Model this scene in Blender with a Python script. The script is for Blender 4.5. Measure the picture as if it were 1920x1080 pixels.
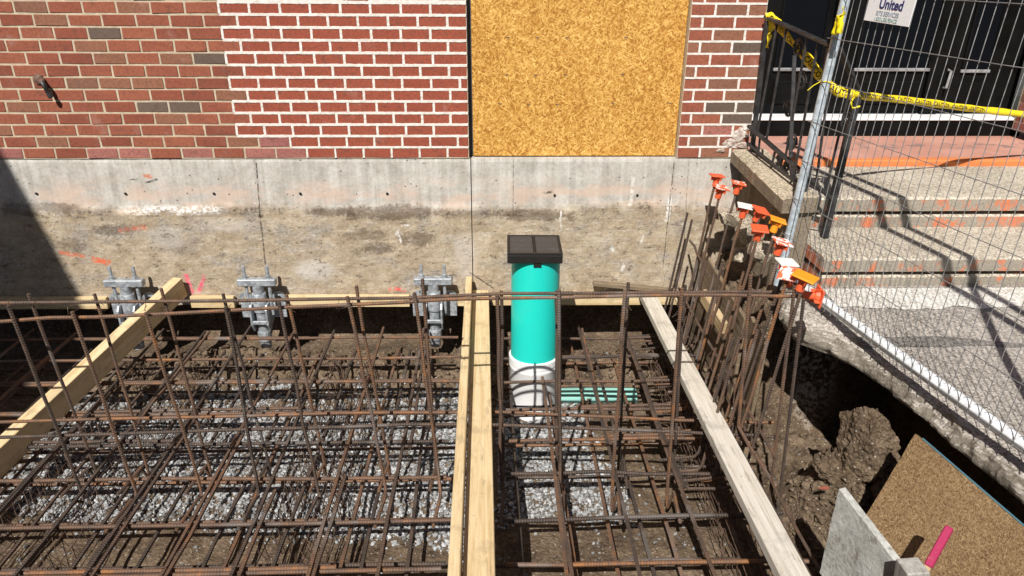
import bpy, bmesh, math, random
import numpy as np
from mathutils import Vector, Matrix, noise as mnoise
random.seed(7); rng = np.random.default_rng(7)
SC = bpy.context.scene; COL = SC.collection
for o in list(bpy.data.objects): bpy.data.objects.remove(o)

# ------------------------------------------------------------------ camera
F_PX, PITCH, YAW, ROLL = 1350.0, 0.4131, 0.031, 0.0058
CAM = np.array([0, -4.649, 1.62])
_cy, _sy, _c, _s = math.cos(YAW), math.sin(YAW), math.cos(PITCH), math.sin(PITCH)
MV = np.array([[1, 0, 0], [0, _c, -_s], [0, -_s, -_c]]) @ np.array([[_cy, -_sy, 0], [_sy, _cy, 0], [0, 0, 1]])
_cr, _sr = math.cos(ROLL), math.sin(ROLL)
cam = bpy.data.objects.new('camera', bpy.data.cameras.new('camera')); COL.objects.link(cam)
_r = _cr*MV[0]-_sr*MV[2]; _d = _sr*MV[0]+_cr*MV[2]; _f = MV[1]
cam.matrix_world = Matrix(((_r[0], -_d[0], -_f[0], CAM[0]), (_r[1], -_d[1], -_f[1], CAM[1]), (_r[2], -_d[2], -_f[2], CAM[2]), (0, 0, 0, 1)))
cam.data.sensor_width = 36; cam.data.lens = 36*F_PX/1920; cam.data.clip_start = 0.05; cam.data.clip_end = 500
SC.camera = cam

# ------------------------------------------------------------------ light
SUN = Vector((0.27, 0.88, -1.0)).normalized()
world = bpy.data.worlds.new('World'); SC.world = world; world.use_nodes = True
wt = world.node_tree; wt.nodes.clear()
sky = wt.nodes.new('ShaderNodeTexSky'); sky.sky_type = 'NISHITA'; sky.sun_disc = False
sky.sun_elevation = math.asin(-SUN.z); sky.sun_rotation = math.atan2(-SUN.x, -SUN.y)
bg = wt.nodes.new('ShaderNodeBackground'); bg.inputs[1].default_value = 0.05
wo = wt.nodes.new('ShaderNodeOutputWorld'); wt.links.new(sky.outputs[0], bg.inputs[0]); wt.links.new(bg.outputs[0], wo.inputs[0])
sl = bpy.data.lights.new('sun', 'SUN'); sl.energy = 5.0; sl.angle = math.radians(0.5); sl.color = (1.0, 0.965, 0.91)
so = bpy.data.objects.new('sun', sl); COL.objects.link(so); so.rotation_euler = SUN.to_track_quat('-Z', 'Y').to_euler(); so.location = (-3, -9, 10)
SC.view_settings.view_transform = 'Standard'; SC.view_settings.look = 'None'
SC.view_settings.exposure = 0.34; SC.view_settings.gamma = 1

# ------------------------------------------------------------------ helpers: pixel -> point
def U(px, py, **k):
    a, b = px-960, py-540
    d = MV.T @ np.array([(a*_cr+b*_sr)/F_PX, 1, (-a*_sr+b*_cr)/F_PX])
    ax, v = list(k.items())[0]; i = 'xyz'.index(ax)
    return CAM + d*(v-CAM[i])/d[i]

# ------------------------------------------------------------------ helpers: shader graph
class S:
    """a node output with arithmetic"""
    def __init__(s, g, sock): s.g, s.k = g, sock
    def _m(s, op, b=None, rev=False):
        n = s.g.t.nodes.new('ShaderNodeMath'); n.operation = op
        a, c = (b, s) if rev else (s, b)
        s.g.put(n.inputs[0], a)
        if c is not None: s.g.put(n.inputs[1], c)
        return S(s.g, n.outputs[0])
    def __add__(s, b): return s._m('ADD', b)
    __radd__ = __add__
    def __sub__(s, b): return s._m('SUBTRACT', b)
    def __rsub__(s, b): return s._m('SUBTRACT', b, True)
    def __mul__(s, b): return s._m('MULTIPLY', b)
    __rmul__ = __mul__
    def __truediv__(s, b): return s._m('DIVIDE', b)
    def abs(s): return s._m('ABSOLUTE')
    def sin(s): return s._m('SINE')
    def frac(s): return s._m('FRACT')
    def max(s, b): return s._m('MAXIMUM', b)
    def min(s, b): return s._m('MINIMUM', b)
    def pow(s, b): return s._m('POWER', b)
    def clamp(s): return s.max(0.0).min(1.0)
    def step(s, a, b):
        n = s.g.t.nodes.new('ShaderNodeMapRange'); n.interpolation_type = 'SMOOTHSTEP'
        inv = a > b
        if inv: a, b = b, a
        s.g.put(n.inputs[0], s); n.inputs[1].default_value = a; n.inputs[2].default_value = b
        n.inputs[3].default_value, n.inputs[4].default_value = (1, 0) if inv else (0, 1)
        return S(s.g, n.outputs[0])
class G:
    def __init__(s, name, rough=0.8, metallic=0.0, spec=0.4):
        s.m = bpy.data.materials.new(name); s.m.use_nodes = True; s.t = s.m.node_tree; s.t.nodes.clear()
        s.b = s.t.nodes.new('ShaderNodeBsdfPrincipled'); o = s.t.nodes.new('ShaderNodeOutputMaterial')
        s.t.links.new(s.b.outputs[0], o.inputs[0]); s.out = o
        s.b.inputs['Roughness'].default_value = rough; s.b.inputs['Metallic'].default_value = metallic
        s.b.inputs['Specular IOR Level'].default_value = spec
    def put(s, inp, v):
        if isinstance(v, S): s.t.links.new(v.k, inp)
        elif isinstance(v, (tuple, list)):
            inp.default_value = (*v, 1) if len(v) == 3 and inp.type == 'RGBA' else v
        else: inp.default_value = v
    def pos(s): return S(s, s.t.nodes.new('ShaderNodeNewGeometry').outputs['Position'])
    def nor(s): return S(s, s.t.nodes.new('ShaderNodeNewGeometry').outputs['Normal'])
    def attr(s, n, out='Vector'):
        a = s.t.nodes.new('ShaderNodeAttribute'); a.attribute_name = n; return S(s, a.outputs[out])
    def rnd(s): return S(s, s.t.nodes.new('ShaderNodeObjectInfo').outputs['Random'])
    def xyz(s, v):
        n = s.t.nodes.new('ShaderNodeSeparateXYZ'); s.put(n.inputs[0], v); return [S(s, o) for o in n.outputs]
    def vec(s, x, y, z):
        n = s.t.nodes.new('ShaderNodeCombineXYZ')
        for i, v in enumerate((x, y, z)): s.put(n.inputs[i], v)
        return S(s, n.outputs[0])
    def map(s, v, scale=(1, 1, 1), rot=(0, 0, 0), loc=(0, 0, 0)):
        n = s.t.nodes.new('ShaderNodeMapping'); s.put(n.inputs[0], v)
        n.inputs['Scale'].default_value = scale; n.inputs['Rotation'].default_value = rot; n.inputs['Location'].default_value = loc
        return S(s, n.outputs[0])
    def noise(s, v, scale, detail=4, rough=0.55, dist=0.0, w=None):
        n = s.t.nodes.new('ShaderNodeTexNoise'); s.put(n.inputs['Vector'], v)
        if w is not None: n.noise_dimensions = '4D'; s.put(n.inputs['W'], w)
        n.inputs['Scale'].default_value = scale; n.inputs['Detail'].default_value = detail
        n.inputs['Roughness'].default_value = rough; n.inputs['Distortion'].default_value = dist
        return S(s, n.outputs[0])
    def voro(s, v, scale, out='Distance', feature='F1'):
        n = s.t.nodes.new('ShaderNodeTexVoronoi'); n.feature = feature; s.put(n.inputs['Vector'], v)
        n.inputs['Scale'].default_value = scale; return S(s, n.outputs[out])
    def mix(s, f, a, b, mode='MIX'):
        n = s.t.nodes.new('ShaderNodeMix'); n.data_type = 'RGBA'; n.blend_type = mode
        s.put(n.inputs[0], f); s.put(n.inputs[6], a); s.put(n.inputs[7], b); return S(s, n.outputs[2])
    def ramp(s, f, stops, interp='LINEAR'):
        n = s.t.nodes.new('ShaderNodeValToRGB'); s.put(n.inputs[0], f); e = n.color_ramp.elements; n.color_ramp.interpolation = interp
        while len(e) < len(stops): e.new(0.5)
        for q, (p, c) in zip(e, stops): q.position = p; q.color = (*c, 1)
        return S(s, n.outputs[0])
    def bump(s, h, strength=0.5, dist=0.01):
        n = s.t.nodes.new('ShaderNodeBump'); n.inputs['Strength'].default_value = strength; n.inputs['Distance'].default_value = dist
        s.put(n.inputs['Height'], h); s.t.links.new(n.outputs[0], s.b.inputs['Normal'])
    def col(s, c): s.put(s.b.inputs['Base Color'], c); return s
    def rough(s, c): s.put(s.b.inputs['Roughness'], c); return s

M = {}
def m_brick(name, cols, hv=0.25):
    g = G(name, 0.85, spec=0.25); p = g.pos(); r = g.rnd()
    n = g.noise(p, 60, 5, 0.7); n2 = g.noise(p, 9, 4, 0.6); n3 = g.noise(g.map(p, (1, 1, 2.5)), 330, 2, 0.6)
    c = g.ramp(r*0.7+n2*0.45-0.07, [(i/(len(cols)-1), k) for i, k in enumerate(cols)])
    c = g.mix(n.step(0.40, 0.70)*0.55, c, (0.11, 0.042, 0.033), 'MIX')
    c = g.mix(g.noise(p, 17, 5, 0.7, w=r*40).step(0.54, 0.68)*0.45, c, (0.10, 0.05, 0.038))
    c = g.mix(n3.step(0.62, 0.78)*0.45, c, (0.5, 0.36, 0.30))
    c = g.mix(g.noise(p, 5, 6, 0.7).step(0.56, 0.74)*0.35, c, (0.45, 0.30, 0.26))
    g.col(c); g.bump(n+n3*0.7, 0.5, 0.004); return g.m
M['red'] = m_brick('brick_red', [(0.20, 0.058, 0.034), (0.28, 0.082, 0.046), (0.33, 0.108, 0.060), (0.26, 0.068, 0.04)])
M['new'] = m_brick('brick_new_red', [(0.28, 0.066, 0.036), (0.33, 0.080, 0.044), (0.30, 0.072, 0.040)])
M['brown'] = m_brick('brick_brown', [(0.23, 0.105, 0.062), (0.29, 0.125, 0.072), (0.19, 0.10, 0.064)])
M['dark'] = m_brick('brick_dark', [(0.10, 0.078, 0.062), (0.14, 0.105, 0.08), (0.085, 0.07, 0.06)])
M['pink'] = m_brick('brick_pinkish', [(0.34, 0.13, 0.105), (0.38, 0.15, 0.12), (0.30, 0.11, 0.1)])

def m_simple(name, c1, c2, scale, rough=0.8, bump=0.4, bd=0.004, detail=5, metallic=0, spec=0.4, lo=0.35, hi=0.68):
    g = G(name, rough, metallic, spec); p = g.pos(); n = g.noise(p, scale, detail, 0.62)
    g.col(g.ramp(n, [(lo, c1), (hi, c2)])); g.bump(g.noise(p, scale*4, 4, 0.6), bump, bd); return g.m
M['mortar'] = m_simple('mortar_old', (0.40, 0.325, 0.225), (0.56, 0.47, 0.345), 30)
M['white_mortar'] = m_simple('mortar_white', (0.60, 0.545, 0.48), (0.80, 0.755, 0.70), 22, bump=0.7)

M['patch_mortar'] = m_simple('dirty_patch_mortar', (0.30, 0.22, 0.18), (0.66, 0.60, 0.54), 26, bump=0.9)
# foundation concrete: grey band above, earth-stained below, with paint marks and cracks
def m_foundation():
    g = G('foundation_concrete', 0.9, spec=0.2); p = g.pos(); x, y, z = g.xyz(p)
    big = g.noise(p, 1.7, 5, 0.6); mid = g.noise(p, 7, 6, 0.68); fine = g.noise(p, 48, 7, 0.78); grit = g.noise(p, 170, 3, 0.7)
    streak = g.noise(g.map(p, (26, 1, 1.3)), 1.0, 4, 0.6); hz = g.noise(g.map(p, (3.0, 1, 17)), 1.6, 7, 0.75)
    top = g.ramp(streak*0.32+mid*0.33+fine*0.35+(grit-0.5)*0.25, [(0.38, (0.30, 0.275, 0.24)), (0.50, (0.46, 0.43, 0.385)), (0.62, (0.60, 0.575, 0.53))])
    top = g.mix(g.noise(g.map(p, (1, 1, 1), loc=(5, 0, 2)), 3.3, 5, 0.65).step(0.52, 0.66)*0.55, top, (0.36, 0.345, 0.30))
    pinkish = g.mix((g.noise(g.map(p, (1, 1, 3)), 3.1, 4).step(0.42, 0.62)*z.step(0.42, 0.27))*0.6, top, (0.60, 0.43, 0.33))
    low = g.ramp(hz*0.28+mid*0.38+fine*0.36+(grit-0.5)*0.22, [(0.34, (0.19, 0.142, 0.098)), (0.44, (0.325, 0.25, 0.17)), (0.53, (0.435, 0.35, 0.247)), (0.66, (0.60, 0.52, 0.415))])
    line = 0.175+(big-0.5)*0.14
    isl = (z-line+(fine-0.5)*0.05+(mid-0.5)*0.10).step(0.05, -0.06)
    c = g.mix(isl, pinkish, low)
    c = g.mix(isl*g.noise(g.map(p, (1, 1, 1.6), loc=(3, 0, 1)), 2.6, 6, 0.7).step(0.48, 0.64)*0.75, c, g.ramp(fine+(grit-.5)*.4, [(0.36, (0.19, 0.165, 0.14)), (0.62, (0.48, 0.44, 0.39))]))
    def blot(px0, py0, rx, rz, colr, k):
        nonlocal c
        q = U(px0, py0, y=0); u = (x-q[0])/rx; w = (z-q[2])/rz
        d = u*u+w*w+(mid-0.5)*2.6+(fine-0.5)*2.2
        c = g.mix(d.step(1.1, 0.25)*k, c, colr)
    dk = (0.075, 0.05, 0.035)
    dl = (z-line+0.03+(mid-0.5)*0.06).abs().step(0.05, 0.0)
    c = g.mix(dl*g.noise(g.map(p, (1, 1, 0.3), loc=(0.6, 0, 0)), 2.3, 5, 0.6).step(0.42, 0.58)*(fine).step(.34, .58)*0.9, c, dk)
    blot(735, 398, 0.42, 0.06, dk, 0.62); blot(620, 398, 0.18, 0.035, dk, 0.6); blot(70, 392, 0.34, 0.05, dk, 0.5); blot(1010, 405, 0.3, 0.05, dk, 0.55)
    blot(710, 465, 0.14, 0.05, dk, 0.6); blot(780, 448, 0.16, 0.06, dk, 0.55); blot(685, 440, .16, .04, dk, .45); blot(215, 430, 0.16, 0.05, dk, 0.5); blot(130, 460, 0.14, 0.06, dk, 0.4); blot(330, 460, .2, .08, (0.25, .22, .19), .5)
    blot(590, 505, 0.16, 0.09, (0.62, 0.58, 0.52), 0.6); blot(310, 445, 0.16, 0.08, (0.55, 0.50, 0.44), 0.4); blot(875, 480, .10, .2, (0.58, .52, .46), .5); blot(430, 420, .2, .05, (0.6, .56, .5), .4)
    bl = (z-0.165+(fine-0.5)*0.06).abs().step(0.045, 0.008)*x.step(-2.5, -2.3)*x.step(-1.72, -1.85)
    c = g.mix(bl*(hz*0.5+fine*0.6).step(0.50, 0.60), c, (0.80, 0.77, 0.73))
    sp = isl*(g.noise(g.map(p, (2.0, 1, 18), rot=(0, 0.14, 0)), 3.0, 6, 0.8)*0.75+fine*0.30).step(0.575, 0.63)
    c = g.mix(sp*0.6, c, (0.66, 0.62, 0.56))
    pit = (isl*0.9+0.1)*(g.noise(g.map(p, (1, 1, 2.2), loc=(7, 0, 3)), 9.0, 7, 0.8)*0.6+fine*0.45).step(0.57, 0.64)
    c = g.mix(pit*0.55, c, (0.12, 0.082, 0.052))
    spk = g.xyz(g.voro(p, 55, 'Color'))[0].step(0.965, 0.975)*g.voro(p, 55).step(0.36, 0.2)*(1-isl*.6)
    c = g.mix(spk*0.8, c, (0.09, 0.075, 0.06))
    def seg(px0, py0, px1, py1, r, colr, k=0.9, ns=38, amp=0.02):
        nonlocal c
        a, b = U(px0, py0, y=0), U(px1, py1, y=0); dx, dz = b[0]-a[0], b[2]-a[2]; L = math.hypot(dx, dz) or 1e-3
        u = ((x-a[0])*(dx/L)+(z-a[2])*(dz/L)); v = ((x-a[0])*(-dz/L)+(z-a[2])*(dx/L)+(mid-0.5)*amp*2).abs()
        m = v.step(r, r*0.4)*(u.step(-0.01, 0.01))*(u.step(L+0.01, L-0.01))
        c = g.mix((m*g.noise(p, ns, 4, 0.7).step(0.36, 0.56))*k, c, colr)
    pk, rd, wh, bk = (0.85, 0.10, 0.20), (0.66, 0.13, 0.055), (0.78, 0.75, 0.70), (0.035, 0.028, 0.022)
    seg(348, 514, 362, 550, 0.022, pk); seg(384, 516, 372, 550, 0.018, pk)
    seg(110, 472, 160, 482, 0.02, rd, 0.7); seg(172, 486, 208, 493, 0.03, rd); seg(222, 432, 275, 426, 0.022, rd, 0.5)
    seg(268, 328, 285, 331, 0.02, (0.5, 0.17, 0.08)); seg(730, 541, 760, 543, 0.02, (0.8, 0.12, 0.10))
    seg(742, 440, 748, 430, 0.012, wh); seg(744, 432, 752, 455, 0.010, wh); seg(752, 424, 768, 421, 0.010, wh)
    seg(1188, 330, 1182, 386, 0.018, wh, 0.6); seg(1258, 372, 1251, 415, 0.02, wh, 0.9); seg(1145, 462, 1152, 470, 0.02, wh); seg(1164, 510, 1170, 496, 0.016, wh)
    seg(1052, 395, 1052, 430, 0.008, wh, 0.8); seg(1200, 455, 1206, 440, 0.009, wh, 0.8)
    seg(1176, 505, 1186, 500, 0.02, bk, 0.7); seg(272, 343, 295, 336, 0.010, bk, 0.9); seg(240, 337, 258, 336, 0.007, bk, .8)
    seg(480, 305, 486, 390, 0.006, bk, 0.9, amp=.006); seg(486, 388, 500, 515, 0.008, bk, 0.75, amp=.008)
    seg(486, 400, 492, 408, 0.025, bk, 0.8); seg(1265, 300, 1252, 420, 0.006, bk, 0.85, amp=.004); seg(1252, 415, 1243, 500, 0.006, bk, 0.7, amp=.006)
    seg(963, 300, 962, 395, 0.005, bk, 0.5, amp=.004); seg(1292, 300, 1278, 520, 0.0035, bk, 0.6, amp=.002)
    seg(880, 510, 925, 540, 0.006, bk, .9, amp=.006); seg(1020, 362, 1036, 360, 0.010, bk, 0.9)
    g.col(c)
    g.bump(fine*(0.25+isl*0.45)+mid*0.35*isl+streak*0.1+hz*isl*0.3-pit*0.6-spk*0.3+grit*(isl*0.2+0.1), 0.8, 0.011); return g.m
M['foundation'] = m_foundation()

def m_osb(name, dark, mid_, light, spread=1.0):
    g = G(name, 0.75, spec=0.25); p = g.attr('lc')
    vals = []
    for k, (a, s) in enumerate(((0.35, 1.0), (-0.7, 1.1), (1.35, .95), (2.2, 1.05))):
        q = g.map(g.map(p, rot=(0, 0, a)), (48*s*spread, 165*s*spread, 1), loc=(k*3.1, k*1.7, 0))
        cc = g.xyz(g.voro(q, 1.0, 'Color')); dd = g.voro(q, 1.0)
        vals.append((cc[0]+(0.5-dd)*0.25)*cc[1].step(0.2, 0.55))
    v = vals[0].max(vals[1]).max(vals[2]*0.95).max(vals[3]*0.9)
    big = g.noise(p, 3.0, 4, 0.6)
    t = v*0.60+g.noise(p, 170, 4, 0.7)*0.34+big*0.28-0.14
    for k, (a, th) in enumerate(((0.5, .955), (-0.5, .96), (1.2, .96))):
        q = g.map(g.map(p, rot=(0, 0, a)), (22*spread, 85*spread, 1), loc=(k*5.7, k*2.9, 0))
        t = t+g.xyz(g.voro(q, 1.0, 'Color'))[1].step(th, th+.01)*g.voro(q, 1.0).step(0.55, 0.3)*0.30
    c = g.ramp(t, [(0.28, dark), (0.52, mid_), (0.82, light)])
    g.col(c); g.bump(v+g.noise(p, 200, 3)*0.4, 0.35, 0.003); return g.m
M['osb'] = m_osb('oriented_strand_board', (0.29, 0.12, 0.018), (0.47, 0.225, 0.040), (0.74, 0.46, 0.135))
M['osb_old'] = m_osb('weathered_strand_board', (0.095, 0.055, 0.024), (0.19, 0.117, 0.056), (0.34, 0.235, 0.125), 2.2)

def m_rebar():
    g = G('rusty_rebar', 0.72, 0.15, 0.35); p = g.pos(); s = g.attr('s', 'Fac'); r = g.rnd()
    n = g.noise(p, 13, 5, 0.65); n2 = g.noise(p, 70, 3, 0.6)
    c = g.ramp(n*0.75+n2*0.3+(r-0.5)*0.36-0.02, [(0.30, (0.036, 0.028, 0.024)), (0.50, (0.088, 0.056, 0.040)), (0.66, (0.15, 0.080, 0.046)), (0.82, (0.30, 0.12, 0.032))])
    rib = (s*(2*math.pi/0.0125)).sin()
    c = g.mix(rib.step(-0.2, 0.8)*0.22, c, (0.25, 0.19, 0.15))
    c = g.mix(g.noise(p, 3.1, 3).step(0.58, 0.66)*0.45, c, (0.20, 0.18, 0.165))
    g.col(c); g.bump(rib.step(-0.4, 0.5), 0.6, 0.003); return g.m
M['rebar'] = m_rebar()
M['wire'] = m_simple('tie_wire', (0.06, 0.04, 0.03), (0.16, 0.10, 0.07), 40, 0.6, 0.1, metallic=0.3)

def m_wood(name, c1, c2, c3, grain=1.0, rough=0.75):
    g = G(name, rough, spec=0.25); p = g.attr('lc'); r = g.rnd(); x, y, z = g.xyz(p)
    q = g.vec(x*1.1+r*17, y*26*grain+r*5, z*26*grain)
    n = g.noise(q, 1.6, 5, 0.6, 0.6); f = g.noise(g.vec(x*7, y*160, z*160), 1.0, 3, 0.6)
    kn = g.voro(g.vec(x*2.1+r*9, y*6, z*6), 1.0)
    c = g.ramp(n*0.7+f*0.35, [(0.33, c1), (0.52, c2), (0.72, c3)])
    c = g.mix(kn.step(0.15, 0.07)*0.7, c, tuple(v*0.30 for v in c1))
    c = g.mix(g.noise(p, 9, 5, 0.65).step(0.52, 0.70)*0.45, c, tuple(v*0.50 for v in c2))
    c = g.mix(g.noise(g.vec(x*6, y*40, z*40), 1.0, 6, 0.75).step(0.56, 0.66)*0.5, c, (0.20, 0.155, 0.105))
    c = g.mix(g.noise(p, 75, 4, 0.7).step(0.62, 0.72)*0.5, c, (0.16, 0.12, 0.085))
    g.col(c); g.bump(f+n*0.5, 0.3, 0.002); return g.m
M['pine'] = m_wood('pine_lumber', (0.44, 0.30, 0.14), (0.60, 0.46, 0.26), (0.70, 0.58, 0.37))
M['pine_dirty'] = m_wood('stained_lumber', (0.27, 0.18, 0.09), (0.45, 0.33, 0.18), (0.60, 0.48, 0.31))
M['white_wood'] = m_wood('weathered_whitish_lumber', (0.34, 0.30, 0.235), (0.54, 0.50, 0.425), (0.66, 0.625, 0.555))
M['brown_wood'] = m_wood('muddy_brown_lumber', (0.10, 0.072, 0.045), (0.19, 0.14, 0.09), (0.30, 0.235, 0.16))
M['grey_wood'] = m_wood('grey_end_grain_wood', (0.20, 0.18, 0.155), (0.34, 0.32, 0.29), (0.48, 0.46, 0.43))

def m_plastic(name, c, rough=0.4, dirt=0.25, dc=(0.12, 0.09, 0.06), spec=0.5):
    g = G(name, rough, spec=spec); p = g.pos()
    n = g.noise(p, 16, 6, 0.7); k = (n*0.7+g.noise(p, 90, 4)*0.35).step(0.56, 0.75)*dirt
    g.col(g.mix(k, c, dc)); g.rough(n*0.3+(rough-0.12)); return g.m
M['teal'] = m_plastic('teal_pvc', (0.014, 0.59, 0.50), 0.33, 0.16)
M['teal_dusty'] = m_plastic('dusty_teal_pvc', (0.22, 0.46, 0.40), 0.75, 1.0, (0.36, 0.34, 0.29))
M['white_pvc'] = m_plastic('white_pvc', (0.80, 0.80, 0.79), 0.4, 0.12)
M['black_plastic'] = m_plastic('black_plastic', (0.014, 0.012, 0.011), 0.55, 0.16, (0.14, 0.12, 0.10), spec=0.3)
M['highlit_plastic'] = m_plastic('highlit_black_plastic', (0.055, 0.046, 0.040), 0.6, 0.5, (0.19, 0.165, 0.14))  # lighter copy of the black plastic, paints highlights on the grate ribs
M['cap_red'] = m_plastic('orange_red_plastic', (0.68, 0.105, 0.035), 0.5, 0.35, (0.42, 0.13, 0.07))
M['cap_orange'] = m_plastic('bright_orange_plastic', (0.85, 0.30, 0.015), 0.5, 0.18)
def m_cap_patched():
    g = G('orange_plastic_white_patches', 0.7); p = g.pos()
    g.col(g.mix((g.noise(p, 30, 5, 0.6)).step(0.50, 0.56), (0.68, 0.12, 0.045), (0.80, 0.76, 0.72))); return g.m  # noise mixes white patches into the orange
M['cap_patched'] = m_cap_patched()
def m_tape():
    g = G('yellow_caution_tape', 0.45); x, y, z = g.xyz(g.attr('lc'))
    q = g.vec(x*46, y*14, 0.0)
    letter = 0.0*(g.voro(q, 1.0)).step(0.50, 0.42)*(y.abs().step(0.028, 0.02))*((x*1.55).frac()).step(0.30, 0.33)
    g.col(g.mix(letter, (0.84, 0.62, 0.018), (0.02, 0.018, 0.012))); return g.m
M['tape'] = m_tape()
M['yellow'] = m_plastic('yellow_plastic', (0.82, 0.66, 0.012), 0.45, 0.1)
M['pink_paint'] = m_plastic('pink_sprayed_wood', (0.34, 0.014, 0.075), 0.7, 0.8, (0.42, 0.24, 0.13))
def m_galv(name, c1, c2, rough, metallic):
    g = G(name, rough, metallic); p = g.pos(); n = g.voro(p, 55, 'Color'); k = g.xyz(n)[0]
    g.col(g.ramp(k*0.4+g.noise(p, 11, 4)*0.6, [(0.3, c1), (0.7, c2)])); g.rough(k*0.2+rough-0.1)
    g.bump(g.noise(p, 120, 3), 0.15, 0.002); return g.m
M['galv'] = m_galv('galvanised_steel', (0.28, 0.30, 0.32), (0.47, 0.495, 0.52), 0.5, 0.4)
M['fence_tube'] = m_galv('galvanised_tube', (0.36, 0.42, 0.46), (0.52, 0.58, 0.62), 0.5, 0.2)
M['fence_rail'] = m_galv('bright_galvanised_rail', (0.62, 0.64, 0.66), (0.78, 0.80, 0.81), 0.55, 0.1)
M['fence_wire'] = m_galv('galvanised_wire', (0.22, 0.22, 0.22), (0.34, 0.34, 0.33), 0.5, 0.4)
M['iron'] = m_simple('black_iron', (0.012, 0.012, 0.013), (0.045, 0.042, 0.04), 18, 0.5, 0.3, spec=0.5)
M['black_paint'] = m_simple('black_door_paint', (0.0035, 0.0035, 0.0035), (0.008, 0.008, 0.008), 6, 0.55, 0.05, spec=0.08)
M['trim_grey'] = m_simple('trim_highlight_and_handle_grey', (0.16, 0.16, 0.16), (0.34, 0.34, 0.34), 20, 0.5, 0.1)  # paints the highlight on the bottom door mouldings; the handle shares this grey
M['sill_white'] = m_simple('white_metal_sill', (0.66, 0.66, 0.66), (0.82, 0.82, 0.81), 8, 0.5, 0.1)
gg = G('dark_glass', 0.2, spec=0.04); gg.col((0.005, 0.006, 0.008)); M['glass'] = gg.m
M['sign'] = m_plastic('white_sign_board', (0.82, 0.83, 0.85), 0.4, 0.06)
M['navy'] = m_plastic('navy_print', (0.012, 0.022, 0.13), 0.5, 0)
M['grey_print'] = m_plastic('grey_print', (0.30, 0.34, 0.38), 0.5, 0)
M['green_print'] = m_plastic('grey_green_print', (0.28, 0.40, 0.36), 0.5, 0)

def m_soil():
    g = G('soil', 0.95, spec=0.15); p = g.pos()
    a = g.noise(p, 5, 6, 0.68); b = g.noise(p, 42, 6, 0.72); v = g.voro(p, 75)
    c = g.ramp(a*0.5+b*0.55, [(0.37, (0.045, 0.031, 0.021)), (0.51, (0.125, 0.089, 0.058)), (0.67, (0.25, 0.185, 0.125))])
    w = g.xyz(g.voro(p, 75, 'Color'))[0].step(0.90, 0.93)*v.step(0.38, 0.25)
    c = g.mix(w*0.8, c, (0.42, 0.37, 0.31))
    x, y, z = g.xyz(p)
    q = U(1575, 905, z=-0.86)
    d = ((x-q[0])*(x-q[0])+(y-q[1])*(y-q[1])*2.0)
    c = g.mix(d.step(0.035, 0.005)*b.step(0.44, 0.54)*0.9, c, (0.50, 0.13, 0.06))
    q = U(1500, 745, z=-0.8)
    d = ((x-q[0])*(x-q[0])+(y-q[1])*(y-q[1]))
    c = g.mix(d.step(0.04, 0.012)*(b*.6+a*.4).step(0.47, 0.55)*0.9, c, (0.62, 0.57, 0.50))
    g.col(c); g.bump(a*0.6+b*0.8-v*0.3, 0.9, 0.02); return g.m
M['soil'] = m_soil()
def m_stone():
    g = G('crushed_stone', 0.9, spec=0.2); k = g.attr('tone', 'Fac'); p = g.pos()
    g.col(g.mix(g.noise(p, 160, 3, 0.6).step(0.4, 0.7)*0.4, g.ramp(k, [(0, (0.09, 0.08, 0.07)), (0.3, (0.19, 0.19, 0.19)), (0.65, (0.345, 0.355, 0.36)), (1, (0.53, 0.54, 0.545))]), (0.15, 0.13, 0.11))); return g.m
M['stone'] = m_stone()
def m_agg(name, c1, c2, c3, paint=None, side=None):
    g = G(name, 0.92, spec=0.2); p = g.pos(); x, y, z = g.xyz(p)
    n = g.noise(p, 2.3, 5, 0.6); f = g.noise(p, 95, 4, 0.75); v = g.xyz(g.voro(p, 120, 'Color'))[0]
    c = g.ramp(n*0.30+f*0.50+v*0.26, [(0.38, tuple(q*.75 for q in c1)), (0.52, c2), (0.68, tuple(min(q*1.12, .8) for q in c3))])
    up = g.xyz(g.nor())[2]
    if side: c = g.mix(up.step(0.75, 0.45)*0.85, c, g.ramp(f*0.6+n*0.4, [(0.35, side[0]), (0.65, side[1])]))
    if paint == 'steps':
        fr = up.step(0.5, 0.3)
        k = (g.noise(g.map(p, (4.2, 1, 2.6)), 2.6, 5, 0.7)).step(0.50, 0.59)
        c = g.mix(fr*k*0.85*f.step(0.30, 0.55), c, (0.66, 0.17, 0.065))
    if paint == 'landing':
        k = g.noise(p, 3.0, 5, 0.6)
        pk = g.ramp(k*0.6+f*0.4, [(0.35, (0.44, 0.21, 0.155)), (0.6, (0.56, 0.30, 0.23))])
        c = g.mix(1.0, c, pk)
        ed = ((y-0.24)+(k-0.5)*0.2).step(0.03, -0.05)
        c = g.mix(ed*0.9, c, (0.68, 0.20, 0.055))
        wear = (y-0.60+(f-0.5)*0.1).abs().step(0.16, 0.02)*g.noise(g.map(p, (3, 4, 1)), 2.2, 5, 0.7).step(0.50, 0.58)
        c = g.mix(wear*0.75, c, (0.19, 0.155, 0.145))
    g.col(c); g.bump(f*0.8+v*0.35+n*0.3, 0.7, 0.008); return g.m
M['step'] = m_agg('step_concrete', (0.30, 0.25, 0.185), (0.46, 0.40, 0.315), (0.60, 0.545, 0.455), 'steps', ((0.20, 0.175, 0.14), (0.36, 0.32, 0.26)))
M['landing'] = m_agg('painted_landing', (0.3, 0.2, 0.16), (0.45, 0.3, 0.25), (0.55, 0.4, 0.33), 'landing')
M['coping'] = m_agg('coping_concrete', (0.28, 0.235, 0.165), (0.43, 0.36, 0.26), (0.56, 0.48, 0.36), None, ((0.13, 0.10, 0.07), (0.25, 0.20, 0.14)))
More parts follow.
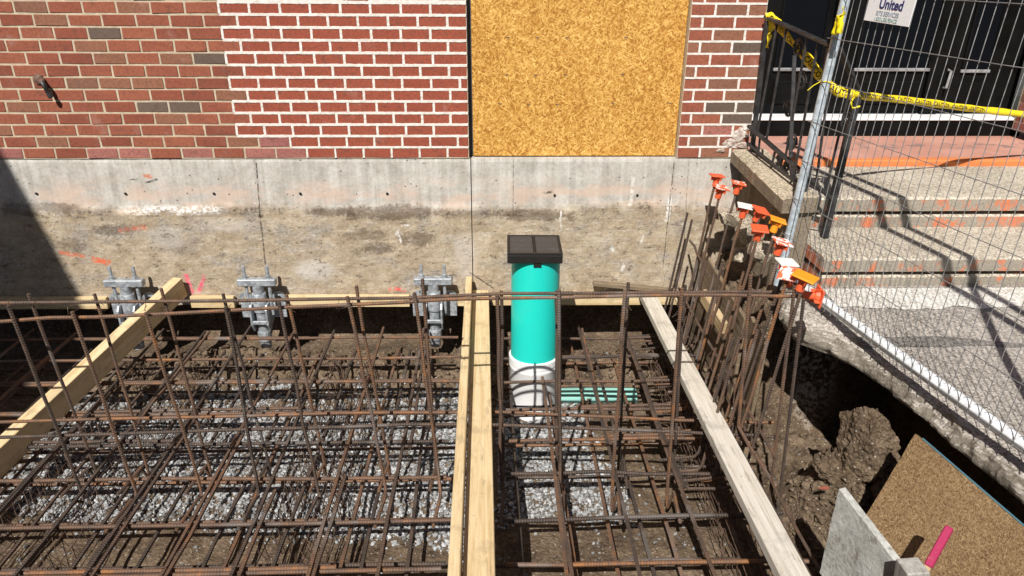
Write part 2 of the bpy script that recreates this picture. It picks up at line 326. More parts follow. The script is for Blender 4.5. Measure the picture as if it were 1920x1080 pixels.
M['sidewalk'] = m_agg('sidewalk_concrete', (0.20, 0.175, 0.15), (0.34, 0.305, 0.265), (0.47, 0.43, 0.385), None, ((0.13, 0.11, 0.085), (0.27, 0.235, 0.185)))
M['white_line'] = m_agg('lime_white_strip', (0.48, 0.44, 0.38), (0.62, 0.58, 0.52), (0.76, 0.73, 0.68))
M['patch'] = m_agg('dark_asphalt_strip', (0.10, 0.09, 0.08), (0.17, 0.155, 0.14), (0.25, 0.23, 0.21))
M['rubble'] = m_agg('rubble_concrete', (0.20, 0.165, 0.12), (0.33, 0.28, 0.21), (0.47, 0.41, 0.33))
M['asphalt'] = m_agg('asphalt', (0.035, 0.034, 0.033), (0.055, 0.053, 0.05), (0.09, 0.086, 0.08))
gf = G('pale_grey_board', 0.9, spec=0.2); _p = gf.pos(); _a = gf.noise(_p, 9, 6, 0.7); _b = gf.noise(gf.map(_p, (1, 1, 1)), 60, 5, 0.75)
_c = gf.ramp(_a*0.5+_b*0.5, [(0.38, (0.26, 0.255, 0.225)), (0.52, (0.42, 0.42, 0.385)), (0.66, (0.55, 0.55, 0.515))])
_c = gf.mix(gf.noise(gf.map(_p, (1, 1, 0.4), rot=(.4, .3, 0)), 26, 6, 0.8).step(0.57, 0.64)*0.7, _c, (0.17, 0.145, 0.11)); gf.col(_c); gf.bump(_a+_b, 0.6, 0.008); M['foam'] = gf.m
M['render'] = m_simple('plain_render', (0.34, 0.30, 0.25), (0.46, 0.42, 0.36), 3)
M['roof'] = m_simple('dark_roofing', (0.05, 0.05, 0.05), (0.09, 0.09, 0.09), 5)
M['blue_edge'] = m_plastic('blue_board_edge', (0.05, 0.13, 0.17), 0.8, 0.8, (0.16, 0.12, 0.07))
M['hose'] = m_simple('rusted_iron', (0.07, 0.04, 0.03), (0.24, 0.14, 0.10), 50, 0.7)

# ------------------------------------------------------------------ helpers: objects
def mk(name, verts, faces, mat, parent=None, lc=None, smooth=False, attrs=None, base=None):
    v = np.asarray(verts, float)
    org = np.array(base if base is not None else ((v[:, 0].min()+v[:, 0].max())/2, (v[:, 1].min()+v[:, 1].max())/2, v[:, 2].min()))
    me = bpy.data.meshes.new(name); me.from_pydata((v-org).tolist(), [], faces if isinstance(faces, list) else faces.tolist())
    if isinstance(mat, str): mat = M[mat]
    me.materials.append(mat)
    if smooth: me.polygons.foreach_set('use_smooth', [True]*len(me.polygons))
    if lc is not None:
        a = me.attributes.new('lc', 'FLOAT_VECTOR', 'POINT'); a.data.foreach_set('vector', np.asarray(lc, np.float32).ravel())
    for k, d in (attrs or {}).items():
        a = me.attributes.new(k, 'FLOAT', 'POINT'); a.data.foreach_set('value', np.asarray(d, np.float32).ravel())
    me.update()
    if smooth and len(me.polygons) < 4000: me.set_sharp_from_angle(angle=0.7)
    o = bpy.data.objects.new(name, me); COL.objects.link(o)
    pl = np.array(parent['_o']) if parent is not None else np.zeros(3)
    o.location = org-pl; o['_o'] = [float(q) for q in org]
    if parent is not None: o.parent = parent
    return o
def tag(o, label, cat, group=None):
    o['label'] = label; o['category'] = cat
    if group: o['group'] = group
    return o
def thing(name, label, cat, loc, group=None):
    o = bpy.data.objects.new(name, None); COL.objects.link(o); o.location = loc; o.empty_display_size = 0.1
    o['_o'] = [float(q) for q in loc]; return tag(o, label, cat, group)
def struct(o): o['kind'] = 'structure'; return o
def stuff(o): o['kind'] = 'stuff'; return o

def box(c, h, R=None, bev=0.0, jit=0.0):
    """box centre c, half sizes h, optional 3x3 R; returns world verts, faces, local coords"""
    bm = bmesh.new(); bmesh.ops.create_cube(bm, size=2)
    for v in bm.verts: v.co = Vector((v.co.x*h[0]+random.uniform(-jit, jit), v.co.y*h[1]+random.uniform(-jit, jit), v.co.z*h[2]+random.uniform(-jit, jit)))
    if bev: bmesh.ops.bevel(bm, geom=bm.edges[:], offset=bev, segments=1, affect='EDGES')
    bm.verts.index_update(); L = np.array([v.co[:] for v in bm.verts]); f = [[v.index for v in q.verts] for q in bm.faces]; bm.free()
    W = L @ np.asarray(R).T if R is not None else L
    return W+np.asarray(c), f, L
def join(parts):
    V, Fs, L = [], [], []; n = 0
    for p in parts:
        V.append(p[0]); Fs += [[i+n for i in f] for f in p[1]]; n += len(p[0])
        if len(p) > 2 and p[2] is not None: L.append(np.asarray(p[2]))
    return np.vstack(V), Fs, (np.concatenate(L) if L else None)
def frame(a, b, up=(0, 0, 1)):
    x = np.asarray(b, float)-np.asarray(a, float); L = np.linalg.norm(x); x /= L
    y = np.cross(up, x); y /= np.linalg.norm(y); z = np.cross(x, y)
    return np.stack([x, y, z], 1), L
def board(name, a, b, w, t, mat, parent=None, up=(0, 0, 1), bev=0.003):
    """a,b: ends of the centre line; w across, t along up"""
    R, L = frame(a, b, up)
    v, f, l = box((np.asarray(a)+np.asarray(b))/2, (L/2, w/2, t/2), R, bev)
    return mk(name, v, f, mat, parent, lc=l)
def tube(pts, r, n=6, caps=True):
    P = np.asarray(pts, float); m = len(P); rr = np.full(m, r) if np.isscalar(r) else np.asarray(r)
    T = np.gradient(P, axis=0); T /= np.linalg.norm(T, axis=1)[:, None]
    u = np.cross(T[0], (0.3, 0.2, 1.0)); 
    if np.linalg.norm(u) < 0.2: u = np.cross(T[0], (1, 0.1, 0.0))
    u /= np.linalg.norm(u); V = []; ang = np.arange(n)*2*math.pi/n
    for i in range(m):
        u = u-T[i]*np.dot(u, T[i]); u /= np.linalg.norm(u); w = np.cross(T[i], u)
        V.append(P[i]+rr[i]*(np.cos(ang)[:, None]*u+np.sin(ang)[:, None]*w))
    V = np.vstack(V); Fs = []
    for i in range(m-1):
        for j in range(n):
            k = (j+1) % n; Fs.append([i*n+j, i*n+k, (i+1)*n+k, (i+1)*n+j])
    if caps: Fs += [list(range(n))[::-1], [(m-1)*n+j for j in range(n)]]
    s = np.repeat(np.concatenate([[0], np.cumsum(np.linalg.norm(np.diff(P, axis=0), axis=1))]), n)
    return V, Fs, s
def pipe(name, pts, r, mat, parent=None, n=8, smooth=True):
    v, f, s = tube(pts, r, n); o = mk(name, v, f, mat, parent, smooth=smooth, attrs={'s': s})
    return o
def smoothpath(pts, k=4):
    P = [np.asarray(p, float) for p in pts]; out = []
    for i in range(len(P)-1):
        p0 = P[max(i-1, 0)]; p1, p2 = P[i], P[i+1]; p3 = P[min(i+2, len(P)-1)]
        for t in np.arange(k)/k:
            out.append(0.5*((2*p1)+(p2-p0)*t+(2*p0-5*p1+4*p2-p3)*t*t+(3*p1-p0-3*p2+p3)*t**3))
    out.append(P[-1]); return np.array(out)
def bar(pts, r, parent, wob=0.004, name='bar'):
    P = np.asarray(pts, float)
    if len(P) == 2:
        k = 6; t = np.linspace(0, 1, k)[:, None]; Q = P[0]*(1-t)+P[1]*t
        Q[1:-1] += rng.normal(0, wob, (k-2, 3)); P = Q
    return pipe(name, P, r, 'rebar', parent, 6)
def lathe(c, prof, n=28, ax=2):
    V = []; A = np.arange(n)*2*math.pi/n
    for r, z in prof: V.append(np.stack([r*np.cos(A), r*np.sin(A), np.full(n, z)], 1))
    V = np.vstack(V); Fs = []
    for i in range(len(prof)-1):
        for j in range(n): k = (j+1) % n; Fs.append([i*n+j, i*n+k, (i+1)*n+k, (i+1)*n+j])
    Fs += [list(range(n))[::-1], [(len(prof)-1)*n+j for j in range(n)]]
    return V+np.asarray(c), Fs
def fbm(x, y, z=0.0, sc=1.0, oc=4): return mnoise.fractal(Vector((x*sc, y*sc, z*sc)), 1.0, 2.0, oc)
def grid_mesh(xs, ys, fn):
    V = [fn(x, y) for y in ys for x in xs]; n = len(xs)
    Fs = [[j*n+i, j*n+i+1, (j+1)*n+i+1, (j+1)*n+i] for j in range(len(ys)-1) for i in range(n-1)]
    return V, Fs

# ------------------------------------------------------------------ ground, pit, sidewalk
PITF, PITL = -3.5, -4.2          # front and left edges of the pit
def smst(a, b, x):
    t = min(max((x-a)/(b-a), 0), 1); return t*t*(3-2*t)
def pit_z(x, y):
    z = -0.95+0.02*fbm(x, y, 0, 2.1)+0.012*fbm(x, y, 3, 9)
    lump = fbm(x, y, 1.7, 4.5)
    z += (0.12+0.08*lump)*smst(-0.75, -0.32, y)*(1-0.65*smst(-2.0, -2.4, x))*(1-smst(-0.20, 0.0, y))
    z += 0.05*max(0, fbm(x, y, 5.0, 8))*smst(-0.7, -0.4, y)*(1-smst(-0.2, 0.0, y))
    if x > 1.30:
        r1 = smst(-1.06, -0.86, y)                     # bank beside the steps
        z += r1*(0.86*smst(1.38, 1.66, x+0.05*fbm(x, y, 8, 5))+0.10*fbm(x, y, 2, 6)*smst(1.38, 1.5, x))
        d = ((x-1.73)/0.20)**2+((y+1.83)/0.26)**2        # clod of earth under the slab edge
        q = math.exp(-d*d*0.8)
        z += q*(0.30+0.14*fbm(x, y, 4, 6)+0.05*fbm(x, y, 6, 15))
        d = ((x-1.98)/0.3)**2+((y+2.45)/0.5)**2
        z += 0.12*math.exp(-d*d)*(1+0.25*fbm(x, y, 2, 8))
        z += 0.05*smst(1.4, 1.5, x)*(1-r1)*(0.6+fbm(x, y, 9, 7))
        z += 0.82*smst(2.35, 2.58, x)*(1-r1)
    z += (1-smst(PITF, PITF+0.25, y))*0.93
    z += (1-smst(PITL, PITL+0.25, x))*0.93
    z += smst(0.25, 0.6, y)*0.5
    return min(z, -0.13 if x > 1.5 else -0.02)
xs = np.concatenate([np.arange(PITL, -2.9, 0.08), np.arange(-2.9, 2.3, 0.021), np.arange(2.3, 2.6, 0.05)])
ys = np.concatenate([np.arange(PITF, -2.5, 0.06), np.arange(-2.5, 0.1, 0.021), np.arange(0.1, 0.72, 0.06)])
V, Fs = grid_mesh(xs, ys, lambda x, y: (x, y, pit_z(x, y)))
struct(mk('pit_floor', V, Fs, 'soil', smooth=True))

EDGE = [(-0.95, 1.66), (-1.12, 1.60), (-1.30, 1.555), (-1.45, 1.56), (-1.58, 1.665), (-1.73, 1.745), (-1.9, 1.80), (-2.1, 1.825), (-2.44, 1.86), (-2.72, 1.905), (-3.1, 1.955), (-3.5, 1.985)]
ey, ex = [e[0] for e in EDGE][::-1], [e[1] for e in EDGE][::-1]
def edge_x(y): return float(np.interp(y, ey, ex))
WALKZ = lambda y: 0.045*smst(-1.9, -1.05, y)
ysw = np.concatenate([np.arange(PITF, -0.9, 0.014), [-0.9]])
offs = [(0.75, -0.105), (0.0, -0.10), (-0.02, -0.094), (-0.030, -0.084), (-0.034, -0.072), (-0.032, -0.060), (-0.027, -0.048), (-0.021, -0.036), (-0.015, -0.026), (-0.008, -0.017), (0.0, -0.009), (0.012, -0.003), (0.026, 0), (0.045, 0), (0.07, 0), (0.1, 0), (0.14, 0), (0.2, 0), (0.3, 0), (0.45, 0), (0.7, 0), (1.1, 0), (1.7, 0), (3, 0), (6, 0)]
arc = np.cumsum([0]+[math.hypot(offs[k+1][0]-offs[k][0], offs[k+1][1]-offs[k][1]) for k in range(len(offs)-1)])
V = []
for y in ysw:
    e0 = edge_x(y)+0.022*fbm(y, 1.3, 0, 6)
    for i, (dx, dz) in enumerate(offs):
        rg = 1.0 if 1 < i < 11 else (0.4 if i < 16 else 0)
        f1 = 0.016*fbm(y, arc[i]*.8, 2.2, 7, 5)+0.008*fbm(y*.8+arc[i]*.6, arc[i]-y*.5, 5, 21, 3) if 0 < i < 16 else 0
        nx, nz = f1*rg, -f1*rg*0.55
        if dz == 0 and i < 18: nz -= 0.016*(1-smst(0.0, 0.12, dx))
        V.append((e0+dx+nx, y, WALKZ(y)*(1 if dz > -0.1 else 0)+dz+nz))
n = len(offs); Fs = [[j*n+i, (j+1)*n+i, (j+1)*n+i+1, j*n+i+1][::-1] for j in range(len(ysw)-1) for i in range(n-1)]
struct(mk('sidewalk', V, Fs, 'sidewalk', smooth=False))
# thin white strip at the foot of the steps and a dark seam in the walk
def strip(name, pts0, pts1, mat, dz=0.005):
    V = []
    for (x0, y0), (x1, y1) in zip(pts0, pts1): V += [(x0, y0, WALKZ(y0)+dz), (x1, y1, WALKZ(y1)+dz)]
    Fs = [[2*i, 2*i+1, 2*i+3, 2*i+2] for i in range(len(pts0)-1)]
    return struct(mk(name, V, Fs, mat))
xsS = np.arange(1.80, 5.2, 0.05)
strip('pavement_strip', [(x, -1.335+0.05*fbm(x, 0, 0, 3)+0.025*fbm(x, 2, 0, 11)) for x in xsS], [(x, -1.105) for x in xsS], 'white_line')
xsP = np.arange(1.75, 3.0, 0.05)
strip('pavement_seam', [(x, -1.70+0.02*fbm(x, 0, 3, 5)) for x in xsP], [(x, -1.70+0.09*(1-smst(2.1, 2.7, x))+0.02*fbm(x, 2, 3, 9)+.003) for x in xsP], 'patch', 0.004)

V, Fs = [], []
def rect(x0, x1, y0, y1, z=0.0):
    k = len(V); V.extend([(x0, y0, z), (x1, y0, z), (x1, y1, z), (x0, y1, z)]); Fs.append([k, k+1, k+2, k+3])
rect(-40, 40, -60, PITF); rect(-40, PITL, PITF, 8); rect(7.75, 40, PITF, 8)
struct(mk('ground', V, Fs, 'asphalt'))

# crushed stone bed
ico = bmesh.new(); bmesh.ops.create_icosphere(ico, subdivisions=1, radius=1); IV = np.array([v.co[:] for v in ico.verts]); IF = np.array([[v.index for v in f.verts] for f in ico.faces]); ico.free()
def stones(name, pts, rad, tone, mat, flat=0.75):
    n = len(pts); k = len(IV)
    Q = IV[None]*(1+rng.uniform(-0.38, 0.38, (n, k, 1)))
    A = rng.normal(size=(n, 3, 3)); Q1, _ = np.linalg.qr(A)
    sc = rng.uniform(0.65, 1.25, (n, 1, 3))
    W = np.einsum('nij,nkj->nki', Q1, Q*sc)*np.asarray(rad)[:, None, None]
    W[:, :, 2] *= flat
    W += np.asarray(pts)[:, None, :]
    Fa = (IF[None]+np.arange(n)[:, None, None]*k).reshape(-1, 3)
    return mk(name, W.reshape(-1, 3), Fa, mat, attrs={'tone': np.repeat(tone, k)})
pts, rad, tone = [], [], []
for _ in range(95000):
    x, y = rng.uniform(-2.9, 1.2), rng.uniform(-2.5, -0.35)
    e = 0.10*fbm(x, y, 11, 2.2)+0.05*fbm(x, y, 4, 8)
    left = min(smst(-2.75, -2.55, x+e), smst(-0.02, -0.10, x+e) if False else (1 if x < -0.06 else 0), smst(-1.90, -1.72, y+e+0.12*(x+1.2)), 1-smst(-0.62, -0.46, y+e))
    right = min(1 if x > 0.03 else 0, 1-smst(0.55, 0.72, x+e*1.3+0.25*(y+1.2)), smst(-1.80, -1.68, y+e), 1-smst(-0.70, -0.55, y+e))
    d = max(left, right, 0.012)
    if rng.random() < d*0.62:
        r = rng.uniform(0.0045, 0.0125); pts.append((x, y, pit_z(x, y)+r*rng.uniform(0.0, 1.0))); rad.append(r)
        tone.append(min(1, max(0, rng.normal(0.5, 0.27))))
stuff(tag(stones('gravel', pts, rad, tone, 'stone'), 'pale grey crushed stone bed under the rebar mats', 'gravel'))
# pebbles and crumbs in the soil
pts, rad, tone = [], [], []
for _ in range(2600):
    x, y = rng.uniform(-2.9, 2.0), rng.uniform(-2.7, -0.15)
    r = rng.choice([0.003, 0.0045, 0.007, 0.011], p=[.45, .33, .18, .04]); pts.append((x, y, pit_z(x, y)+r*0.3)); rad.append(r); tone.append(rng.uniform(0, 0.6))
stuff(tag(stones('pebbles', pts, rad, tone, 'stone'), 'small pebbles scattered over the brown soil of the pit', 'pebbles'))
pts, rad, tone = [], [], []
for _ in range(1500):
    x, y = rng.uniform(-2.6, 2.2), rng.uniform(-0.7, -0.12)
    if x > 1.35: x, y = rng.uniform(1.36, 1.95), rng.uniform(-2.3, -0.1)
    r = rng.uniform(0.008, 0.026); pts.append((x, y, pit_z(x, y)+r*0.3)); rad.append(r); tone.append(0)
stuff(tag(stones('soil_crumbs', pts, rad, tone, 'soil'), 'loose brown soil clods along the foot of the excavation', 'soil'))

# ------------------------------------------------------------------ brick wall
CO, RB = 0.0728, 0.507                # course height, bottom of first course
XB = -1.617                           # where the repointed patch starts on even courses
JL, OR_, PR = -0.139, 1.222, 1.690    # window opening left edge, right edge, pier right edge
wall = thing('brick_wall', 'red brick house wall with a patch repointed in thick white mortar', 'wall', (-1.5, 0.12, RB))
MARK = {'dark': [(192, 62), (397, 112), (286, 200), (346, 200), (1402, 97), (1375, 205), (1388, 228), (1413, 203)],
        'brown': [(332, 110), (205, 110), (215, 155), (276, 155), (432, 180), (43, 200), (56, 13), (250, 13), (90, 38), (318, 222), (83, 265), (452, 267), (163, 86), (10, 245), (155, 155),
                  (1395, 25), (1432, 27), (1387, 72), (1300, 95), (1353, 95), (1398, 140), (1370, 162), (1395, 183), (1319, 266), (1340, 288), (1285, 140)],
        'pink': [(485, 288), (545, 288), (277, 288), (215, 288), (395, 288), (510, 267), (15, 288), (1335, 245), (1420, 145)]}
MW = [(k, U(px, py, y=0)) for k, l in MARK.items() for px, py in l]
def brick_box(x0, x1, r, depth=0.09, gap=0.0058, gz=0.0052, proud=None, bev=0.0025):
    z0 = RB+r*CO; pr = random.uniform(-0.0015, 0.0015) if proud is None else proud
    return box(((x0+x1)/2, depth/2+pr, z0+CO/2+random.uniform(-.0008, .0008)), ((x1-x0)/2-gap, depth/2, CO/2-gz), None, bev, 0.0018)
def put_brick(x0, x1, r, kind=None, **k):
    if x1-x0 < 0.03: return
    if kind is None:
        kind = 'red'; zc = RB+(r+0.5)*CO
        for kk, q in MW:
            if x0 <= q[0] < x1 and abs(q[2]-zc) < CO*0.5: kind = kk; break
    v, f, l = brick_box(x0, x1, r, **k); mk('brick', v, f, kind, wall)
ROWS = 14; white = []; patch_start = {}
LEFT = -3.35
def wavy(a, b, hw, horiz, y=-0.0015):
    """ragged mortar strip from a to b (x,z) of half width hw"""
    n = max(3, int(np.hypot(b[0]-a[0], b[1]-a[1])/0.012)); V = []; seed = random.uniform(0, 99)
    for i in range(n+1):
        t = i/n; x, z = a[0]+(b[0]-a[0])*t, a[1]+(b[1]-a[1])*t
        u = hw*(1+0.22*mnoise.noise(Vector((x*60, z*60, seed)))+0.08*random.uniform(-1, 1)); w = hw*(1+0.22*mnoise.noise(Vector((x*60, z*60, seed+7)))+0.08*random.uniform(-1, 1))
        yy = y+random.uniform(-.0012, .0006)
        if horiz: V += [(x, 0.006, z-w), (x, yy, z-w*0.75), (x, yy, z+u*0.75), (x, 0.006, z+u)]
        else: V += [(x-w, 0.006, z), (x-w*0.75, yy+.0002, z), (x+u*0.75, yy+.0002, z), (x+u, 0.006, z)]
    Fq = []
    for i in range(n):
        for j in range(3):
            q = [i*4+j, (i+1)*4+j, (i+1)*4+j+1, i*4+j+1]; Fq.append(q if horiz else q[::-1])
    return np.array(V), [f[::-1] for f in Fq] if False else Fq
for r in range(ROWS):
    odd = r % 2; X0 = XB+(0.1 if odd else 0)
    if r < 2: X0 += 0.03
    xs0 = X0+{0: 0.4, 1: 0.2}.get(r, 0.0); patched = r < 13
    xe = xs0 if patched else JL
    # old bricks
    x = X0
    while x-0.2 > LEFT: x -= 0.2
    while x < xe-0.02:
        a, b = max(x, LEFT), min(x+0.2, xe)
        put_brick(a, b, r); x += 0.2
    if patched:
        patch_start[r] = xs0
        x = xs0; k = 0; L0 = 0.1795; first = True
        while x < JL-0.01:
            b = min(x+L0*random.uniform(0.98, 1.02), JL)
            if JL-b < 0.05: b = JL
            put_brick(x, b, r, 'new', gap=0.006, gz=0.005, proud=0.001)
            z0, z1 = RB+r*CO, RB+(r+1)*CO
            white.append(wavy((x+0.002, z0+.006), (x+0.002, z1-.006), 0.0096 if r > 1 else 0.0075, False))
            x = b
        hw = 0.0098 if r >= 2 else 0.008
        if r > 0: white.append(wavy((max(xs0-.1*(r % 2), xs0-0.1) if r > 2 else xs0, RB+r*CO), (JL-0.004, RB+r*CO), hw, True))
        if r == 12: white.append(wavy((xs0, RB+13*CO), (JL-.004, RB+13*CO), 0.015, True))
# pier right of the boarded window
for r in range(ROWS):
    j = [OR_] + ([1.372, 1.572] if r % 2 == 0 else [1.290, 1.487]) + [PR]
    if r % 2 == 1 and r > 8: j = [OR_, 1.30, 1.50, PR]
    for a, b in zip(j[:-1], j[1:]): put_brick(a, b, r, gap=0.005)
    z0, z1 = RB+r*CO, RB+(r+1)*CO
    for q in j[1:-1]: white.append(wavy((q, z0+.006), (q, z1-.006), 0.009, False))
    if r > 0: white.append(wavy((OR_+.003, z0), (PR-.004, z0), 0.0075, True))
v, f, _ = join(white); mk('white_mortar', v, f, 'white_mortar', wall)
for k_, (px_, py_, sx_, sz_) in enumerate(((1388, 252, .055, .045), (1368, 268, .045, .03), (1400, 240, .035, .025), (1352, 282, .03, .014), (1392, 272, .05, .02))):
    bm_ = bmesh.new(); bmesh.ops.create_icosphere(bm_, subdivisions=3, radius=1); q_ = U(px_, py_, y=0)
    for v_ in bm_.verts:
        v_.co *= 1+0.45*mnoise.noise(v_.co*2.1+Vector((k_*3, 0, 0)))+0.18*mnoise.noise(v_.co*6); v_.co = Vector((v_.co.x*sx_, v_.co.y*0.016, v_.co.z*sz_))
    bm_.verts.index_update(); mk('mortar_smear', np.array([v_.co[:] for v_ in bm_.verts])+np.array([min(q_[0], PR-.03), 0.004, q_[2]]), [[v_.index for v_ in f_.verts] for f_ in bm_.faces], 'patch_mortar', wall); bm_.free()
# return brick jamb of the doorway on the far side
JX = 4.10
for r in range(0, 11):
    y = 0.92 - (0.1 if r % 2 else 0)
    ye = [0.92]
    while y > 0.35: y -= 0.2; ye.append(max(y, 0.25))
    if r % 2: ye = [0.92, 0.82, 0.62, 0.42, 0.25]
    for b, a in zip(ye[:-1], ye[1:]):
        if b-a < 0.03: continue
        vv, ff, l = box((JX+0.045, (a+b)/2, RB+(r+.5)*CO), (0.045, (b-a)/2-.005, CO/2-.0045), None, .0025, .001); mk('brick', vv, ff, random.choice(['red', 'red', 'brown', 'pink']), wall)
# mortar bed behind the faces
cores = [box(((-4.4+JL)/2-.001, 0.1535, RB+1.54), ((JL+4.4)/2-.001, 0.15, 1.54)), box(((OR_+PR)/2, 0.1535, RB+1.54), ((PR-OR_)/2-.0015, 0.15, 1.54)),
         box((JX+0.5, 0.47, RB+1.54), (0.496, 0.466, 1.54))]
v, f, _ = join(cores); mk('mortar', v, f, 'mortar', wall)
# courses above the frame, and the wall left of the frame
up = []
for r in range(0, 42):
    for (a, b) in ((-4.38, JL), (OR_, PR)) if r >= ROWS else ((-4.38, LEFT),):
        x = a-(0.1 if r % 2 else 0)
        while x < b-.03:
            if r >= ROWS or x < LEFT-.02: up.append(brick_box(max(x, a), min(x+0.2, b), r, bev=0))
            x += 0.2
for r in range(0, 42):
    x = JX-(0.1 if r % 2 else 0)
    while x < JX+.95: up.append(brick_box(max(x, JX), min(x+0.2, JX+.99), r, bev=0)); x += 0.2
    y = 0.095 if r < 11 else 0.095-(0.1 if r % 2 else 0); ye_ = 0.245 if r < 11 else 0.92
    while y < ye_-.03:
        a_, b_ = max(y, 0.095), min(y+.2, ye_); up.append(box((JX+0.045, (a_+b_)/2, RB+(r+.5)*CO), (0.045, (b_-a_)/2-.005, CO/2-.0045))); y += .2
v, f, _ = join(up); stuff(mk('upper_bricks', v, f, 'red', wall))
v, f, l = box((0.85, 0.5, RB+42*CO+1.2), (5.25, 0.495, 1.195)); mk('upper_wall', v, f, 'red', wall)

# ------------------------------------------------------------------ foundation
fnd = thing('foundation_wall', 'stained concrete foundation with dark damp line below the brickwork', 'foundation', (-1.0, 0.1, -0.53))
def fpanel(x0, x1, z0, z1, y0=0.006):
    nx, nz = int((x1-x0)/0.02), int((z1-z0)/0.02)
    def fn(x, z):
        low = 1-smst(0.13, 0.20, z+0.03*fbm(x, 0, 0, 1.5))
        y = y0-0.010*low-0.006*low*fbm(x, 0, z, 4)-0.0025*low*fbm(x, 3, z, 15)-0.002*fbm(x, 0, z, 9)
        if z >= z1-.001: y += 0.004
        return (x, y-0.004*0, z)
    xs_, zs_ = np.linspace(x0, x1, nx), np.linspace(z0, z1, nz)
    V, Fs = grid_mesh(xs_, zs_, fn); k = len(V); V = list(V); w = len(xs_)
    # sides, top and back
    ring = [i for i in range(w)]+[j*w+w-1 for j in range(1, nz)]+[(nz-1)*w+i for i in range(w-2, -1, -1)]+[j*w for j in range(nz-2, 0, -1)]
    for i in ring: V.append((V[i][0], 0.40, V[i][2]))
    for i in range(len(ring)):
        j = (i+1) % len(ring); Fs.append([ring[j], ring[i], k+i, k+j])
    return V, [f for f in Fs]
for a, b, zt in ((-4.4, -0.1335, RB-0.003), (-0.1275, 1.2195, RB-0.005), (1.2205, 1.70, RB-0.003)):
    V, Fs = fpanel(a, b, -0.53, zt); mk('concrete_panel', V, Fs, 'foundation', fnd, smooth=False)
hole = []
for px in (68, 235, 401, 563, 726, 1040, 1195):
    p = U(px, 363 if px < 900 else 366, y=0); V, Fs = lathe((0, 0, 0), [(0.008, 0), (0.009, 0.004), (0.006, 0.006), (0.005, 0.0062)], 10)
    V = V[:, [0, 2, 1]]*np.array([1, -1, 1])+np.array([p[0], 0.003, p[2]]); mk('tie_hole', V, Fs, 'black_plastic', fnd)

# ------------------------------------------------------------------ boarded window
osb = thing('window_board', 'large orange strand board closing the window opening in the brick wall', 'board', (0.55, 0.06, 0.51))
Rw = np.array([[1, 0, 0], [0, 0, -1], [0, 1, 0]])
v, f, l = box(((-0.114+1.2195)/2, 0.062, 1.36), ((1.2195+0.114)/2, 0.85, 0.006), Rw, 0.0015); mk('panel', v, f, 'osb', osb, lc=l+np.array([3, 2, 0]))
v, f, l = box((0.541, 0.085, 1.36), (0.677, 0.012, 0.852)); mk('light_block_board', v, f, 'roof', osb)  # added dark board behind the opening, blocks light through the side gap
def osbp(px, py): p = U(px, py, y=0.055); return p
for px, py in ((952, 70), (1008, 70), (1064, 70), (1174, 70), (950, 140), (1004, 140), (1060, 140), (1168, 139), (937, 194), (991, 195), (1045, 195), (1150, 194), (1256, 193)):
    p = osbp(px, py); v, f, l = box((p[0], 0.0545, p[2]), (0.012, 0.0018, 0.0016)); v2, f2, l2 = box((p[0], 0.0545, p[2]-.006), (0.0014, 0.0016, 0.008)); a, b, _ = join([(v, f), (v2, f2)]); mk('staple_dent', a, b, 'brown_wood', osb)

# ------------------------------------------------------------------ wall spigot
sp = thing('wall_spigot', 'rusty iron spigot sticking out of the red brick wall', 'spigot', (-2.75, 0, 1.0))
p = U(80, 150, y=0)
pipe('stem', [(p[0], 0.02, p[2]), (p[0]+0.01, -0.03, p[2]), (p[0]+0.02, -0.045, p[2]-0.01)], 0.014, 'hose', sp, 8)
V, Fs = lathe((0, 0, 0), [(0.012, 0), (0.034, 0.002), (0.03, 0.012), (0.014, 0.016)], 9); V = V[:, [0, 2, 1]]*np.array([1, -1, 1])+np.array([p[0]-0.022, -0.001, p[2]+0.006]); mk('flange', V, Fs, 'hose', sp)
pipe('spout', smoothpath([(p[0]+0.02, -0.045, p[2]-0.005), (p[0]+0.035, -0.055, p[2]-0.03), (p[0]+0.042, -0.05, p[2]-0.07), (p[0]+0.055, -0.045, p[2]-0.10)], 3), [0.014]*4+[0.012]*3+[0.016]*3, 'iron', sp, 8)

# ------------------------------------------------------------------ ledger boards along the foundation foot
def led(x0, x1, lab, mat='pine', z=-0.49, h=0.085, y=-0.032):
    a = np.array([x0, y, z]); o = board('ledger_board', a, (x1, y-0.004, z-0.003), 0.036, h, mat); tag(o, lab, 'board', 'ledger boards at the foundation foot')
led(-3.9, -2.66, 'pale timber strip along the foundation foot, the piece in the big shadow')
led(-2.09, -1.79, 'short pale timber strip on the foundation foot under the pink paint marks')
led(-1.46, -0.575, 'long pale timber strip on the foundation foot between two steel brackets')
led(-0.26, -0.183, 'stub of timber strip between the steel bracket and the paired planks')
led(0.0, 1.33, 'pale timber strip on the foundation foot behind the teal pipe')
o = board('wood_stake', U(1112, 531, y=-0.07), U(1300, 546, y=-0.075)+np.array([0, 0, -.012]), 0.045, 0.03, 'brown_wood'); tag(o, 'dark thin stake lying against the foundation right of the teal pipe', 'stake')

